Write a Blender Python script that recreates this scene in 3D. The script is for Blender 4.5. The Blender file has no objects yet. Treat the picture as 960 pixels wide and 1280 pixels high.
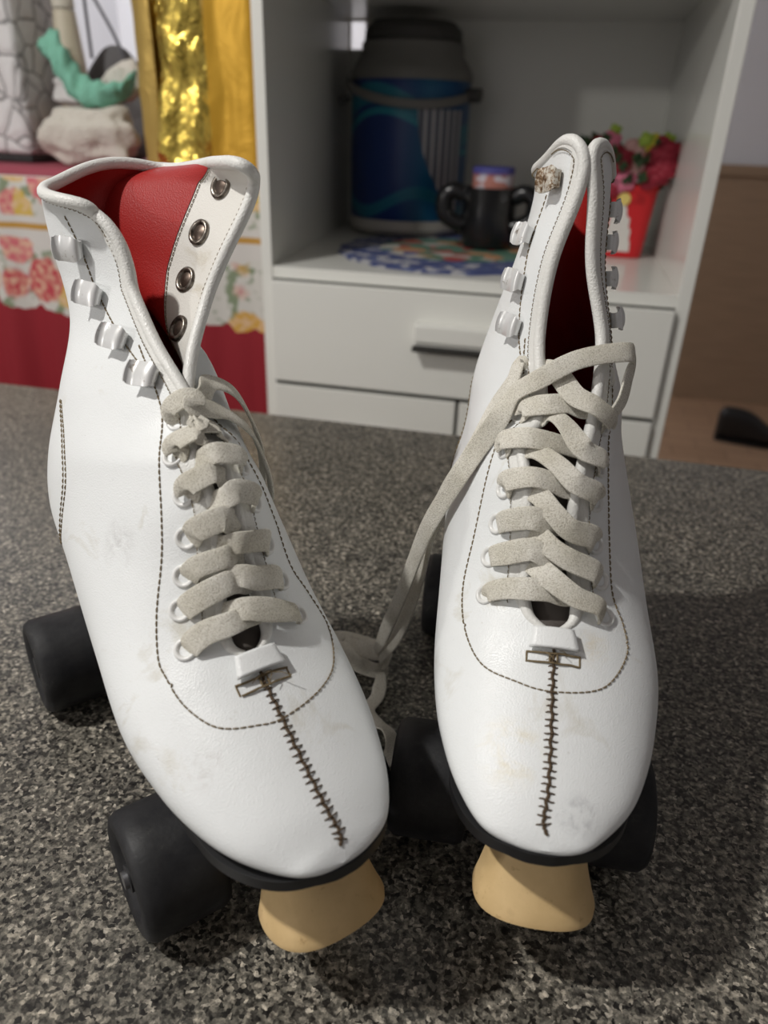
import bpy, math, random
import numpy as np
from mathutils import Vector, Matrix
random.seed(4); rng = np.random.RandomState(4)
C = bpy.context.scene.collection
sc = bpy.context.scene

# ------------------------------------------------------------------ materials
def mat(name, col, rough=.5, metal=0., spec=.5, coat=0.):
    m = bpy.data.materials.new(name); m.use_nodes = True
    b = m.node_tree.nodes['Principled BSDF']
    b.inputs['Base Color'].default_value = (*col, 1); b.inputs['Roughness'].default_value = rough
    b.inputs['Metallic'].default_value = metal; b.inputs['Specular IOR Level'].default_value = spec
    b.inputs['Coat Weight'].default_value = coat
    m.diffuse_color = (*col, 1)
    return m
def N(m, t, **kw):
    n = m.node_tree.nodes.new(t)
    for k, v in kw.items():
        if k.startswith('_'): n.inputs[k[1:].replace('_', ' ')].default_value = v
        else: setattr(n, k, v)
    return n
def lk(m, a, b): m.node_tree.links.new(a, b)
def bsdf(m): return m.node_tree.nodes['Principled BSDF']
def coords(m, scale=(1, 1, 1), kind='Object'):
    tc = N(m, 'ShaderNodeTexCoord'); mp = N(m, 'ShaderNodeMapping'); mp.inputs['Scale'].default_value = scale
    lk(m, tc.outputs[kind], mp.inputs['Vector']); return mp.outputs[0]
def bump(m, src, strength, dist=.001, prev=None):
    b = N(m, 'ShaderNodeBump'); b.inputs['Strength'].default_value = strength; b.inputs['Distance'].default_value = dist
    lk(m, src, b.inputs['Height'])
    if prev: lk(m, prev, b.inputs['Normal'])
    lk(m, b.outputs[0], bsdf(m).inputs['Normal']); return b.outputs[0]
def ramp(m, src, stops, interp='LINEAR'):
    r = N(m, 'ShaderNodeValToRGB'); r.color_ramp.interpolation = interp
    e = r.color_ramp.elements
    while len(e) < len(stops): e.new(.5)
    for x, (p, c) in zip(e, stops): x.position = p; x.color = (*c, 1) if len(c) == 3 else c
    lk(m, src, r.inputs[0]); return r.outputs[0]
def noise(m, v, scale, detail=3, rough=.5, dist=0):
    n = N(m, 'ShaderNodeTexNoise'); n.inputs['Scale'].default_value = scale; n.inputs['Detail'].default_value = detail
    n.inputs['Roughness'].default_value = rough; n.inputs['Distortion'].default_value = dist; lk(m, v, n.inputs['Vector']); return n.outputs[0]
def voro(m, v, scale, feature='F1', out='Distance', rnd=1):
    n = N(m, 'ShaderNodeTexVoronoi'); n.feature = feature; n.inputs['Scale'].default_value = scale; n.inputs['Randomness'].default_value = rnd
    lk(m, v, n.inputs['Vector']); return n.outputs[out]
def mixc(m, f, a, b, mode='MIX'):
    n = N(m, 'ShaderNodeMix'); n.data_type = 'RGBA'; n.blend_type = mode
    if hasattr(f, 'links'): lk(m, f, n.inputs[0])
    else: n.inputs[0].default_value = f
    for i, x in ((6, a), (7, b)):
        if hasattr(x, 'links'): lk(m, x, n.inputs[i])
        else: n.inputs[i].default_value = (*x, 1)
    return n.outputs[2]
def math_(m, op, a, b=None, c=None):
    n = N(m, 'ShaderNodeMath'); n.operation = op
    for i, x in enumerate((a, b, c)):
        if x is None: continue
        if hasattr(x, 'links'): lk(m, x, n.inputs[i])
        else: n.inputs[i].default_value = x
    return n.outputs[0]
def sep(m, v):
    n = N(m, 'ShaderNodeSeparateXYZ'); lk(m, v, n.inputs[0]); return n.outputs

def leather(name, col, grain=.25, wr=0., scuff=True):
    m = mat(name, col, .38, 0, .45); v = coords(m)
    a = voro(m, v, 1500, 'F1'); n = noise(m, v, 90, 4)
    b1 = bump(m, a, grain, .0004); b2 = bump(m, n, .12, .0012, b1)
    if wr:
        w = N(m, 'ShaderNodeTexNoise'); w.inputs['Scale'].default_value = 1000; lk(m, v, w.inputs['Vector']); bump(m, w.outputs[0], wr, .0012, b2)
    if scuff:
        d = ramp(m, noise(m, v, 26, 6, .65, .6), [(.0, (1, 1, 1)), (.60, (1, 1, 1)), (.74, (.80, .76, .68))])
        e = ramp(m, noise(m, v, 160, 3, .7, 1.5), [(0, (1, 1, 1)), (.70, (1, 1, 1)), (.8, (.6, .56, .5))])
        c = mixc(m, 1., d, e, 'MULTIPLY'); c2 = mixc(m, 1., c, col, 'MULTIPLY'); lk(m, c2, bsdf(m).inputs['Base Color'])
        r = ramp(m, noise(m, v, 40, 3), [(.3, (.30,)*3), (.7, (.48,)*3)]); lk(m, r, bsdf(m).inputs['Roughness'])
    return m
M = {}
M['leather'] = leather('white_leather', (.84, .855, .85))
M['binding'] = leather('white_binding', (.79, .785, .75), .3, .25)
M['facing'] = leather('inner_facing', (.77, .75, .70), .2, .1)
m = M['lining'] = mat('red_lining', (.36, .016, .014), .45, 0, .35); v = coords(m)
bump(m, math_(m, 'ADD', voro(m, v, 1300, 'F1'), noise(m, v, 60, 2)), .25, .0005)
M['thread'] = mat('brown_thread', (.17, .125, .065), .8)
M['dark_thread'] = mat('dark_thread', (.085, .055, .03), .85)
M['rubber'] = mat('black_rubber', (.012, .012, .013), .5)
m = M['wheel'] = mat('black_wheel', (.016, .016, .018), .42); v = coords(m)
lk(m, ramp(m, noise(m, v, 70, 6, .7), [(.35, (.012, .012, .014)), (.62, (.024, .024, .025)), (.78, (.085, .08, .075))]), bsdf(m).inputs['Base Color'])
lk(m, ramp(m, noise(m, v, 30, 4), [(.3, (.45,)*3), (.7, (.7,)*3)]), bsdf(m).inputs['Roughness']); bsdf(m).inputs['Specular IOR Level'].default_value = .3; bump(m, noise(m, v, 260, 5, .7), .35, .0006)
M['hub'] = mat('dark_hub', (.02, .02, .022), .55)
M['steel'] = mat('steel', (.32, .32, .33), .35, .9)
m = M['stop'] = mat('tan_rubber', (.62, .43, .20), .62); v = coords(m)
c = ramp(m, noise(m, v, 45, 5, .6), [(.3, (.60, .42, .20)), (.6, (.70, .50, .25)), (.8, (.52, .35, .17))])
d = ramp(m, noise(m, v, 230, 4, .7), [(0, (1, 1, 1)), (.62, (1, 1, 1)), (.8, (.55, .45, .35))])
lk(m, mixc(m, 1., c, d, 'MULTIPLY'), bsdf(m).inputs['Base Color']); bump(m, noise(m, v, 300, 3), .2, .0004)
m = M['lace'] = mat('cotton_lace', (.60, .565, .48), .95, 0, .1); v = coords(m)
w = noise(m, v, 1700, 3, .75); 
lk(m, mixc(m, 1., ramp(m, noise(m, v, 55, 3), [(.3, (.80, .77, .68)), (.7, (.98, .96, .90))]), ramp(m, w, [(.34, (.60, .57, .51)), (.54, (1.0, .99, .96))]), 'MULTIPLY'), bsdf(m).inputs['Base Color'])
bump(m, w, .8, .0011)
m = M['hook'] = mat('painted_hook', (.72, .73, .73), .33, .35, .6); v = coords(m)
lk(m, ramp(m, noise(m, v, 170, 5, .7), [(0, (.76, .77, .77)), (.60, (.76, .76, .75)), (.70, (.20, .16, .12))]), bsdf(m).inputs['Base Color'])
m = M['rust_hook'] = mat('rusted_hook', (.5, .4, .3), .6, .2); v = coords(m)
lk(m, ramp(m, noise(m, v, 260, 6, .75), [(.36, (.045, .025, .015)), (.46, (.22, .13, .06)), (.53, (.62, .58, .5)), (.75, (.75, .73, .68))]), bsdf(m).inputs['Base Color']); bump(m, noise(m, v, 400, 4), .8, .001)
M['eyelet'] = mat('white_eyelet', (.78, .78, .76), .3, 0, .6)
m = M['ring'] = mat('tarnished_ring', (.25, .21, .17), .32, .9); v = coords(m)
lk(m, ramp(m, noise(m, v, 300, 4), [(.3, (.05, .035, .025)), (.7, (.42, .38, .33))]), bsdf(m).inputs['Base Color'])
M['ring_core'] = mat('ring_core', (.10, .075, .06), .35, .8)
M['tongue'] = mat('worn_tongue', (.10, .085, .075), .7)
# granite
m = M['granite'] = mat('granite', (.2, .2, .19), .3, 0, .5); v = coords(m)
v2 = N(m, 'ShaderNodeVectorMath'); v2.operation = 'ADD'; nz = N(m, 'ShaderNodeTexNoise'); nz.inputs['Scale'].default_value = 300; lk(m, v, nz.inputs['Vector'])
ms = N(m, 'ShaderNodeVectorMath'); ms.operation = 'SCALE'; ms.inputs['Scale'].default_value = .004; lk(m, nz.outputs[1], ms.inputs[0])
lk(m, v, v2.inputs[0]); lk(m, ms.outputs[0], v2.inputs[1]); vv = v2.outputs[0]
cell = voro(m, vv, 520, 'F1', 'Color'); cs = sep(m, cell)
c1 = ramp(m, cs[0], [(0, (.022, .021, .020)), (.14, (.06, .057, .052)), (.32, (.115, .110, .098)), (.58, (.18, .170, .150)), (.80, (.26, .243, .213)), (.94, (.38, .355, .315))], 'CONSTANT')
c2 = ramp(m, noise(m, v, 330, 4, .65), [(.38, (.30, .29, .28)), (.5, (.92, .91, .88)), (.62, (1.6, 1.56, 1.48))])
c3 = ramp(m, noise(m, v, 14, 2), [(.3, (.85, .85, .84)), (.7, (1.12, 1.1, 1.06))])
lk(m, mixc(m, 1., mixc(m, 1., c1, c2, 'MULTIPLY'), c3, 'MULTIPLY'), bsdf(m).inputs['Base Color'])
M['lacquer'] = mat('white_lacquer', (.83, .83, .78), .22, 0, .5)
M['handle_shade'] = mat('handle_shade_dark', (.05, .048, .045), .4, .5)  # near-black colour for the painted shade below the drawer handle
m = M['wall'] = mat('wall_paint', (.72, .725, .76), .8); v = coords(m); bump(m, noise(m, v, 60, 3), .1, .001)
M['ceil'] = mat('ceiling_paint', (.8, .8, .8), .9)
m = M['panel'] = mat('brown_panel', (.13, .075, .038), .5); v = coords(m, (3, 3, 40)); lk(m, ramp(m, noise(m, v, 2, 4), [(.3, (.31, .215, .14)), (.7, (.38, .26, .17))]), bsdf(m).inputs['Base Color'])
m = M['floor'] = mat('brown_floor', (.2, .12, .07), .45); v = coords(m)
bk = N(m, 'ShaderNodeTexBrick'); bk.inputs['Scale'].default_value = 2.2; bk.inputs['Mortar Size'].default_value = .006; bk.inputs['Color1'].default_value = (.42, .27, .17, 1); bk.inputs['Color2'].default_value = (.48, .31, .20, 1); bk.inputs['Mortar'].default_value = (.26, .17, .11, 1)
lk(m, v, bk.inputs['Vector']); lk(m, bk.outputs[0], bsdf(m).inputs['Base Color'])

# ------------------------------------------------------------------ mesh helpers
def mkobj(name, V, F, m, parent=None, smooth=True, mats=None, fm=None):
    me = bpy.data.meshes.new(name); me.from_pydata([tuple(map(float, p)) for p in V], [], [tuple(map(int, f)) for f in F]); me.update()
    for x in (mats or [m]): me.materials.append(x)
    if fm is not None: me.polygons.foreach_set('material_index', fm)
    if smooth: me.polygons.foreach_set('use_smooth', [True]*len(me.polygons))
    o = bpy.data.objects.new(name, me); C.objects.link(o)
    if parent: o.parent = parent
    return o
def tag(o, label=None, cat=None, group=None, kind=None):
    if label: o['label'] = label
    if cat: o['category'] = cat
    if group: o['group'] = group
    if kind: o['kind'] = kind
    return o
def empty(name, loc, rz, label, cat, group=None):
    o = bpy.data.objects.new(name, None); C.objects.link(o); o.location = loc; o.rotation_euler = (0, 0, rz); o.empty_display_size = .05
    return tag(o, label, cat, group)
class MB:
    def __init__(s): s.V = []; s.F = []
    def add(s, V, F):
        n = len(s.V); s.V += [tuple(map(float, p)) for p in V]; s.F += [tuple(int(i)+n for i in f) for f in F]; return s
    def xf(s, fn, V, F): return s.add([fn(p) for p in V], F)
    def build(s, name, m, parent=None, smooth=True, bev=0, seg=2, sub=0, angle=35):
        o = mkobj(name, s.V, s.F, m, parent, smooth)
        if bev:
            b = o.modifiers.new('b', 'BEVEL'); b.width = bev; b.segments = seg; b.limit_method = 'ANGLE'; b.angle_limit = math.radians(30)
            if smooth: b.harden_normals = False
        if sub: o.modifiers.new('s', 'SUBSURF').levels = sub; o.modifiers['s'].render_levels = sub
        if smooth and not sub:
            try: o.data.set_sharp_from_angle(angle=math.radians(angle))
            except Exception: pass
        return o
    def box(s, a, b):
        (x0, y0, z0), (x1, y1, z1) = a, b
        return s.add([(x0, y0, z0), (x1, y0, z0), (x1, y1, z0), (x0, y1, z0), (x0, y0, z1), (x1, y0, z1), (x1, y1, z1), (x0, y1, z1)],
                     [(0, 3, 2, 1), (4, 5, 6, 7), (0, 1, 5, 4), (1, 2, 6, 5), (2, 3, 7, 6), (3, 0, 4, 7)])
    def tube(s, P, r, n=8, closed=False, cap=True):
        P = np.asarray(P, float); k = len(P); r = np.broadcast_to(np.asarray(r, float), (k,))
        T = np.gradient(P, axis=0) if not closed else np.roll(P, -1, 0)-np.roll(P, 1, 0)
        T /= np.linalg.norm(T, axis=1)[:, None]+1e-12
        u = np.cross(T[0], [.13, .3, .95]); u /= np.linalg.norm(u)
        V = []
        for i in range(k):
            u = u-T[i]*(u@T[i]); u /= np.linalg.norm(u)+1e-12; w = np.cross(T[i], u)
            for j in range(n):
                a = 2*math.pi*j/n; V.append(P[i]+(u*math.cos(a)+w*math.sin(a))*r[i])
        F = []
        for i in range(k if closed else k-1):
            i2 = (i+1) % k
            for j in range(n): F.append((i*n+j, i*n+(j+1) % n, i2*n+(j+1) % n, i2*n+j))
        if cap and not closed: F.append(tuple(range(n-1, -1, -1))); F.append(tuple((k-1)*n+j for j in range(n)))
        return s.add(V, F)
    def ribbon(s, P, Nn, w, th, n=10):
        """flat woven band: centres P, normals Nn"""
        P = np.asarray(P, float); Nn = np.asarray(Nn, float); k = len(P); T = np.gradient(P, axis=0); T /= np.linalg.norm(T, axis=1)[:, None]+1e-12
        w = np.broadcast_to(np.asarray(w, float), (k,)); V = []
        for i in range(k):
            nn = Nn[i]-T[i]*(Nn[i]@T[i]); nn /= np.linalg.norm(nn)+1e-12; b = np.cross(T[i], nn)
            for j in range(n):
                a = 2*math.pi*j/n; ca, sa = math.cos(a), math.sin(a)
                V.append(P[i]+b*(math.copysign(abs(ca)**.5, ca)*w[i]/2)+nn*(math.copysign(abs(sa)**.7, sa)*th/2))
        F = []
        for i in range(k-1):
            for j in range(n): F.append((i*n+j, i*n+(j+1) % n, (i+1)*n+(j+1) % n, (i+1)*n+j))
        F.append(tuple(range(n-1, -1, -1))); F.append(tuple((k-1)*n+j for j in range(n)))
        return s.add(V, F)
    def lathe(s, prof, n=48, fn=None, cap=True):
        """prof: (r,z) list, axis z"""
        V = []; 
        for r, z in prof:
            for j in range(n):
                a = 2*math.pi*j/n; V.append((r*math.cos(a), r*math.sin(a), z))
        F = []
        for i in range(len(prof)-1):
            for j in range(n): F.append((i*n+j, i*n+(j+1) % n, (i+1)*n+(j+1) % n, (i+1)*n+j))
        if cap: F.append(tuple(range(n-1, -1, -1))); F.append(tuple((len(prof)-1)*n+j for j in range(n)))
        if fn: V = [fn(p) for p in V]
        return s.add(V, F)
def crs(P, n):
    """resampled catmull-rom through control points, n per segment"""
    P = np.asarray(P, float); out = []
    t = np.linspace(0, len(P)-1, (len(P)-1)*n+1)
    return cr(P, t)
def cr(P, t):
    P = np.asarray(P, float); n = len(P); t = np.clip(np.asarray(t, float), 0, n-1-1e-9); i = np.floor(t).astype(int); u = t-i
    g = lambda j: P[np.clip(j, 0, n-1)]
    p0, p1, p2, p3 = g(i-1), g(i), g(i+1), g(i+2)
    if P.ndim > 1: u = u[..., None]
    return .5*((2*p1)+(-p0+p2)*u+(2*p0-5*p1+4*p2-p3)*u*u+(-p0+3*p1-3*p2+p3)*u**3)

# ------------------------------------------------------------------ the boot surface
# per section: front point (f,z), back point (f,z), half width, taper, squareness
ST = np.array([[0.0822, 0.3066, -0.0051, 0.295, 0.0327, 0.2334, 1.0], [0.088, 0.2905, -0.0047, 0.2801, 0.0259, 0.184, 1.0], [0.094, 0.2645, 0.0006, 0.2548, 0.0244, 0.1445, 1.0], [0.1043, 0.2367, 0.0011, 0.2234, 0.0263, 0.1386, 1.0], [0.1209, 0.2128, -0.0076, 0.1916, 0.0344, 0.1387, 1.0], [0.1382, 0.1981, -0.0153, 0.1577, 0.04, 0.2174, 0.85], [0.1514, 0.1832, -0.006, 0.132, 0.0451, 0.1997, 0.7], [0.1597, 0.1622, 0.0429, 0.1225, 0.0468, 0.1725, 0.6], [0.1716, 0.1434, 0.0997, 0.1033, 0.0478, 0.1475, 0.5], [0.1866, 0.1314, 0.1497, 0.0855, 0.0483, 0.1255, 0.5], [0.2032, 0.1219, 0.1838, 0.0781, 0.0448, 0.1013, 0.5], [0.2205, 0.1123, 0.2079, 0.0785, 0.0389, 0.1021, 0.5], [0.2354, 0.1039, 0.2255, 0.0807, 0.031, 0.0975, 0.5], [0.2443, 0.0962, 0.2416, 0.0841, 0.0204, 0.0994, 0.6], [0.2479, 0.0925, 0.2493, 0.0855, 0.0118, 0.0008, 0.8], [0.2508, 0.0885, 0.2508, 0.0885, 0.0008, -0.0, 1.0]])
ASY = np.array([0.0046, 0.0037, 0.003, 0.0024, 0.0026, 0.003, 0.0028, 0.0013, -0.0011, -0.0031, -0.0032, -0.0032, -0.0028, -0.0017, -0.0032, -0.0035])
SK = [dict(corner={-1: (1.7, .55), 1: (.8, .315)}, pose=(-0.1517, 0.3773, 0.6169), gap=[0.0200, 0.0208, 0.0209, 0.0179, 0.0104, 0.0059, 0.0049, 0.0067, 0.0089, 0.013], tv=8.723, asym=ASY,
  D={-1: [[-0.0022, 0.012, -0.0190], [0.0028, 0.0169, -0.0085], [0.006, 0.0213, -0.0035], [0.0068, 0.0185, -0.0033], [0.0054, 0.0126, -0.003], [0.0, 0.0, 0.0]], 1: [[0.028, 0.0125, 0.0], [0.0309, 0.0265, 0.0045], [0.0245, 0.0104, -0.0018], [0.015, -0.0076, -0.0101], [0.0058, -0.0104, -0.0066], [0.0, 0.0, 0.0]]},
  E={-1: [[0.0049, 0.0063, -0.0101], [0.0013, -0.0006, -0.004], [-0.0002, -0.0006, 0.0005], [-0.0, 0.0046, 0.0035], [-0.0, 0.0031, 0.0021], [0.0, 0.0, 0.0], [0.0, 0.0, 0.0]], 1: [[-0.0072, 0.0073, -0.0046], [-0.0096, -0.0042, 0.0039], [-0.01, -0.0101, 0.0091], [-0.0089, -0.0101, 0.0139], [-0.0035, 0.0023, 0.015], [0.0, 0.0, 0.0], [0.0, 0.0, 0.0]]},
  G=[[0.0076, 0.0157, 0.0019], [0.0033, 0.0067, 0.0014], [0.001, 0.0025, 0.0012], [0.0001, 0.0015, 0.0011], [0.0001, 0.0012, 0.0005], [0.0, 0.0, 0.0], [0.0, 0.0, 0.0]]),
dict(pose=(0.0935, 0.4266, -0.141), gap=[0.0058, 0.0085, 0.0114, 0.0137, 0.0132, 0.0141, 0.0104, 0.0095, 0.0113, 0.0137], tv=8.652, asym=-ASY,
  D={-1: [[0.0011, 0.0083, 0.0102], [0.0011, 0.0082, 0.0041], [0.0011, 0.0029, 0.0005], [0.0024, 0.0031, -0.004], [0.0031, 0.0065, -0.0062], [0.0, 0.0, 0.0]], 1: [[-0.001, -0.0052, 0.0097], [-0.0003, -0.0018, 0.0054], [0.0001, -0.0018, 0.0013], [0.001, 0.0037, -0.0011], [0.001, 0.0036, -0.0016], [0.0, 0.0, 0.0]]},
  E={-1: [[0.0, 0.0185, 0.0020], [0.0, 0.0090, 0.0010], [0.0001, 0.001, 0.0002], [-0.0001, -0.0063, 0.001], [-0.0001, -0.0051, 0.0005], [0.0, 0.0, 0.0], [0.0, 0.0, 0.0]], 1: [[-0.0014, -0.0128, -0.0016], [-0.0008, -0.0077, -0.0007], [-0.0005, -0.0058, -0.0006], [-0.0003, -0.0042, -0.0009], [0.0, -0.0001, -0.0], [0.0, 0.0, 0.0], [0.0, 0.0, 0.0]]},
  G=[[0.0, 0.0003, -0.0], [0.0, 0.0004, -0.0], [0.0, 0.0001, 0.0], [-0.0, -0.0001, 0.0], [0.0, -0.0001, 0.0], [0.0, 0.0, 0.0], [0.0, 0.0, 0.0]])]
ST[12, 4] = .0316; ST[13, [1, 3, 4]] = (.0972, .0832, .0216); ST[14, [1, 3, 4]] = (.0938, .0868, .0126); ST[15, [1, 3, 4]] = (.0900, .0898, .0006)
class Boot:
    def __init__(s, d): s.gap = np.array(d['gap']); s.tv = d['tv']; s.D = d['D']; s.asym = d['asym']; s.E = d['E']; s.G = d['G']; s.corner = d.get('corner', {-1: (.8, .315), 1: (.8, .315)})
    def tstart(s, v, side=1):
        h, w = s.corner[side]; x = np.clip(1-np.asarray(v, float)/w, 0, 1); return h*(1-np.sqrt(np.clip(1-x**2.2, 0, 1)))
    def P(s, t, v, side):
        t, v, side = np.broadcast_arrays(np.asarray(t, float), np.asarray(v, float), np.asarray(side, float))
        q = cr(ST, t); g = cr(s.gap, np.minimum(t, len(s.gap)-1.001)); r = np.clip((s.tv-t)/.8, 0, 1); g = g*np.sqrt(np.clip(1-(1-r)**2, 0, 1))
        p0 = np.arcsin(np.clip(g/np.maximum(q[..., 4]*(1-q[..., 5]), 1e-4), 0, .97))
        ph = p0+(math.pi-p0)*v; c = np.cos(ph); sn = np.clip(np.sin(ph), 0, None)
        e = np.where(c < 0, 1+(q[..., 6]-1)*np.clip(-c*1.6, 0, 1), 1.)
        lat = q[..., 4]*np.power(sn, e)*(1-q[..., 5]*c)*side+cr(s.asym, t); a = (1+c)/2
        f = q[..., 2]+(q[..., 0]-q[..., 2])*a; z = q[..., 3]+(q[..., 1]-q[..., 3])*a
        DL, DR = (cr(np.array(s.D[k], float), np.minimum(t, 4.999)) for k in (-1, 1))
        D = np.where(side[..., None] < 0, DL, DR); b = np.clip(1-v/.6, 0, 1); b = b*b*(3-2*b)
        t6 = np.minimum(t, 5.999); EL, ER = (cr(np.array(s.E[k], float), t6) for k in (-1, 1)); g = np.clip((v-.4)/.6, 0, 1); g = g*g*(3-2*g)
        X = D*b[..., None]+np.where(side[..., None] < 0, EL, ER)*(np.sin(math.pi*v)**2)[..., None]+cr(np.array(s.G, float), t6)*g[..., None]
        return np.stack([lat, -f, z], -1)+X[..., [1, 0, 2]]*np.array([1, -1, 1])
    def Nrm(s, t, v, side):
        t = np.asarray(t, float); v = np.asarray(v, float); h = 1e-3
        a = s.P(np.clip(t+.03, 0, 15), v, side)-s.P(np.clip(t-.03, 0, 15), v, side); b = s.P(t, np.clip(v+h*8, 0, 1), side)-s.P(t, np.clip(v-h*8, 0, 1), side)
        n = np.cross(a, b)*np.asarray(side, float)[..., None] if np.ndim(side) else np.cross(a, b)*side
        n = n/(np.linalg.norm(n, axis=-1, keepdims=True)+1e-12)
        return n*s.sgn
    def fixsign(s):
        s.sgn = 1.; n = s.Nrm(9.5, .3, 1); 
        if n[2] < 0: s.sgn = -1.
        # seam normals at v=0 are averaged
    def S(s, t, v, side, h=0.):
        """point h metres off the surface, and the normal"""
        n = s.Nrm(t, np.clip(v, .012, .985), side); p = s.P(t, v, side); h = np.asarray(h, float)
        return p+n*(h[..., None] if h.ndim else h), n
    def Q(s, t, x, h):
        """lacing coordinate: x in [-1,1] across the throat, beyond it along the flaps"""
        sd = 1 if x > 0 else -1
        if abs(x) > 1: return s.S(t, (abs(x)-1)*.1, sd, h)
        pl, nl = s.S(t, 0., -1); pr, nr = s.S(t, 0., 1); n = nl+nr; n /= np.linalg.norm(n); u = (x+1)/2
        return pl*(1-u)+pr*u+n*(h+.0015*(1-x*x)), n

def make_boot(k, root):
    d = SK[k]; B = Boot(d); B.fixsign()
    nv = 44
    vs = np.linspace(0, 1, nv); vs = np.where(vs < .3, .3*(vs/.3)**1.5, vs)
    U = []
    def rows():
        # rows from rim to throat end, then on to the toe
        a = np.linspace(0, 1, 86); a = 1-(1-a)**1.35
        b = np.linspace(0, 1, 80)[1:]
        return a, b
    a, b = rows()
    def T(v, e=0., sd=1): t0 = B.tstart(v, sd)+e; return np.concatenate([t0+(B.tv-t0)*a, B.tv+(15-B.tv)*b])
    na = len(a)
    def shell(off, vlo=lambda t: 0., vhi=lambda t: 1., rmax=None, name='', m=None, sides=(-1, 1), flip=False):
        V = []; F = []; 
        for sd in sides:
            base = len(V); v0_ = float(np.ravel(vhi(np.zeros(1)))[0]); TT = np.stack([T(v*v0_, -off*30, sd) for v in vs], 1)
            R = TT.shape[0] if rmax is None else rmax; TT = TT[:R]
            lo = vlo(TT) if callable(vlo) else vlo; hi = vhi(TT)
            VV = lo+(hi-lo)*vs[None, :]
            P, _ = B.S(TT, VV, sd, off)
            if off: # keep the end of the toe clean
                pass
            V += list(P.reshape(-1, 3)); 
            for i in range(R-1):
                for j in range(nv-1):
                    q = (base+i*nv+j, base+i*nv+j+1, base+(i+1)*nv+j+1, base+(i+1)*nv+j)
                    F.append(q if (sd < 0) != flip else q[::-1])
        o = mkobj(name, V, F, m, root)
        bm_ = __import__('bmesh').new(); bm_.from_mesh(o.data); __import__('bmesh').ops.remove_doubles(bm_, verts=bm_.verts, dist=2e-5); 
        __import__('bmesh').ops.recalc_face_normals(bm_, faces=bm_.faces); bm_.to_mesh(o.data); bm_.free()
        return o
    ml = leather('white_leather', (.83, .85, .85))
    # worn spots with a place of their own on the leather
    spots = [((6.488, .2828, -1), .012, 200, (.50, .49, .49)), ((10.29, .276, -1), .010, 330, (.62, .60, .58))] if k == 0 else [((12.591, .173, 1), .0095, 330, (.28, .28, .30)), ((11.265, .1371, -1), .016, 120, (.76, .68, .48)), ((8.9, .12, 1), .010, 200, (.74, .66, .50))]
    vv_ = coords(ml); base_ = bsdf(ml).inputs['Base Color'].links[0].from_socket
    for (t_, v_, s_), rad_, sc_, col_ in spots:
        p_ = B.P(t_, v_, s_); sb = N(ml, 'ShaderNodeVectorMath'); sb.operation = 'DISTANCE'; lk(ml, vv_, sb.inputs[0]); sb.inputs[1].default_value = tuple(map(float, p_))
        f_ = math_(ml, 'MULTIPLY', ramp(ml, math_(ml, 'DIVIDE', sb.outputs['Value'], rad_), [(.0, (1, 1, 1)), (1, (0, 0, 0))]), ramp(ml, noise(ml, vv_, sc_*.7, 5, .75, .6), [(.44, (0, 0, 0)), (.66, (.8, .8, .8))]))
        base_ = mixc(ml, f_, base_, col_)
    lk(ml, base_, bsdf(ml).inputs['Base Color'])
    shell(0., name='boot_upper', m=ml)
    # inner facing and lining
    fr = (lambda t: np.interp(t, [0, 3.2, 4.2, 6, 9], [.262, .25, .24, .2, .15])) if k == 0 else (lambda t: 0*t+.17)
    fl = lambda t: 0*t+.17
    Rm = na
    for sd, ff in ((-1, fl), (1, fr)):
        shell(-.0022, vhi=ff, rmax=Rm, name='inner_facing', m=M['facing'], sides=(sd,))
    lo_ = lambda s_: (fl if s_ < 0 else fr)
    V = []
    o1 = None
    # lining: both sides in one mesh
    Vv = []; Ff = []
    for sd in (-1, 1):
        base = len(Vv); l0 = float(np.ravel(lo_(sd)(np.zeros(1)))[0]); TT = np.stack([T(l0+(1-l0)*v, .07, sd) for v in vs], 1)[:Rm+20]; lo = lo_(sd)(TT)*.96*(TT < B.tv); VV = lo+(1-lo)*vs[None]
        P, _ = B.S(TT, VV, sd, -.0026); Vv += list(P.reshape(-1, 3))
        for i in range(TT.shape[0]-1):
            for j in range(nv-1): Ff.append((base+i*nv+j, base+i*nv+j+1, base+(i+1)*nv+j+1, base+(i+1)*nv+j)[::(1 if sd > 0 else -1)])
    mkobj('lining', Vv, Ff, M['lining'], root)
    # tongue lying under the laces
    mb = MB(); tt = np.linspace(4.9, 9.3, 34); xx = np.linspace(-2.3, 2.3, 13); Vt = []
    for t in tt:
        for x in xx: Vt.append(B.Q(min(t, B.tv-.02), float(x), -.0065-.0012*abs(x))[0]+np.array([0, -1, 0])*max(0, t-B.tv)*.012)
    Ft = [(i*13+j, i*13+j+1, (i+1)*13+j+1, (i+1)*13+j) for i in range(33) for j in range(12)]
    mb.add(Vt, Ft); o = mb.build('tongue', M['tongue'], root); sm = o.modifiers.new('s', 'SOLIDIFY'); sm.thickness = .0015
    # rolled binding round the throat and collar
    pts = []
    tl = np.linspace(B.tv-.03, B.corner[-1][0], 90); tr2 = np.linspace(B.tv-.03, B.corner[1][0], 90)
    for t in tl: pts.append(B.S(t, 0., -1, -.001)[0])
    vv = (np.linspace(0, 1, 150)**2.2)[1:]
    rim = [B.S(float(B.tstart(v, -1)), float(v), -1, -.001)[0] for v in vv]+[B.S(float(B.tstart(v, 1)), float(v), 1, -.001)[0] for v in vv[::-1][1:]]
    pts += rim
    for t in tr2[::-1]: pts.append(B.S(t, 0., 1, -.001)[0])
    pts = np.array(pts)
    for _ in range(2): pts[1:-1] = (pts[:-2]+2*pts[1:-1]+pts[2:])/4
    rad = np.full(len(pts), .0027); rad[:6] = np.linspace(.0016, .0027, 6); rad[-6:] = rad[:6][::-1]
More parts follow.
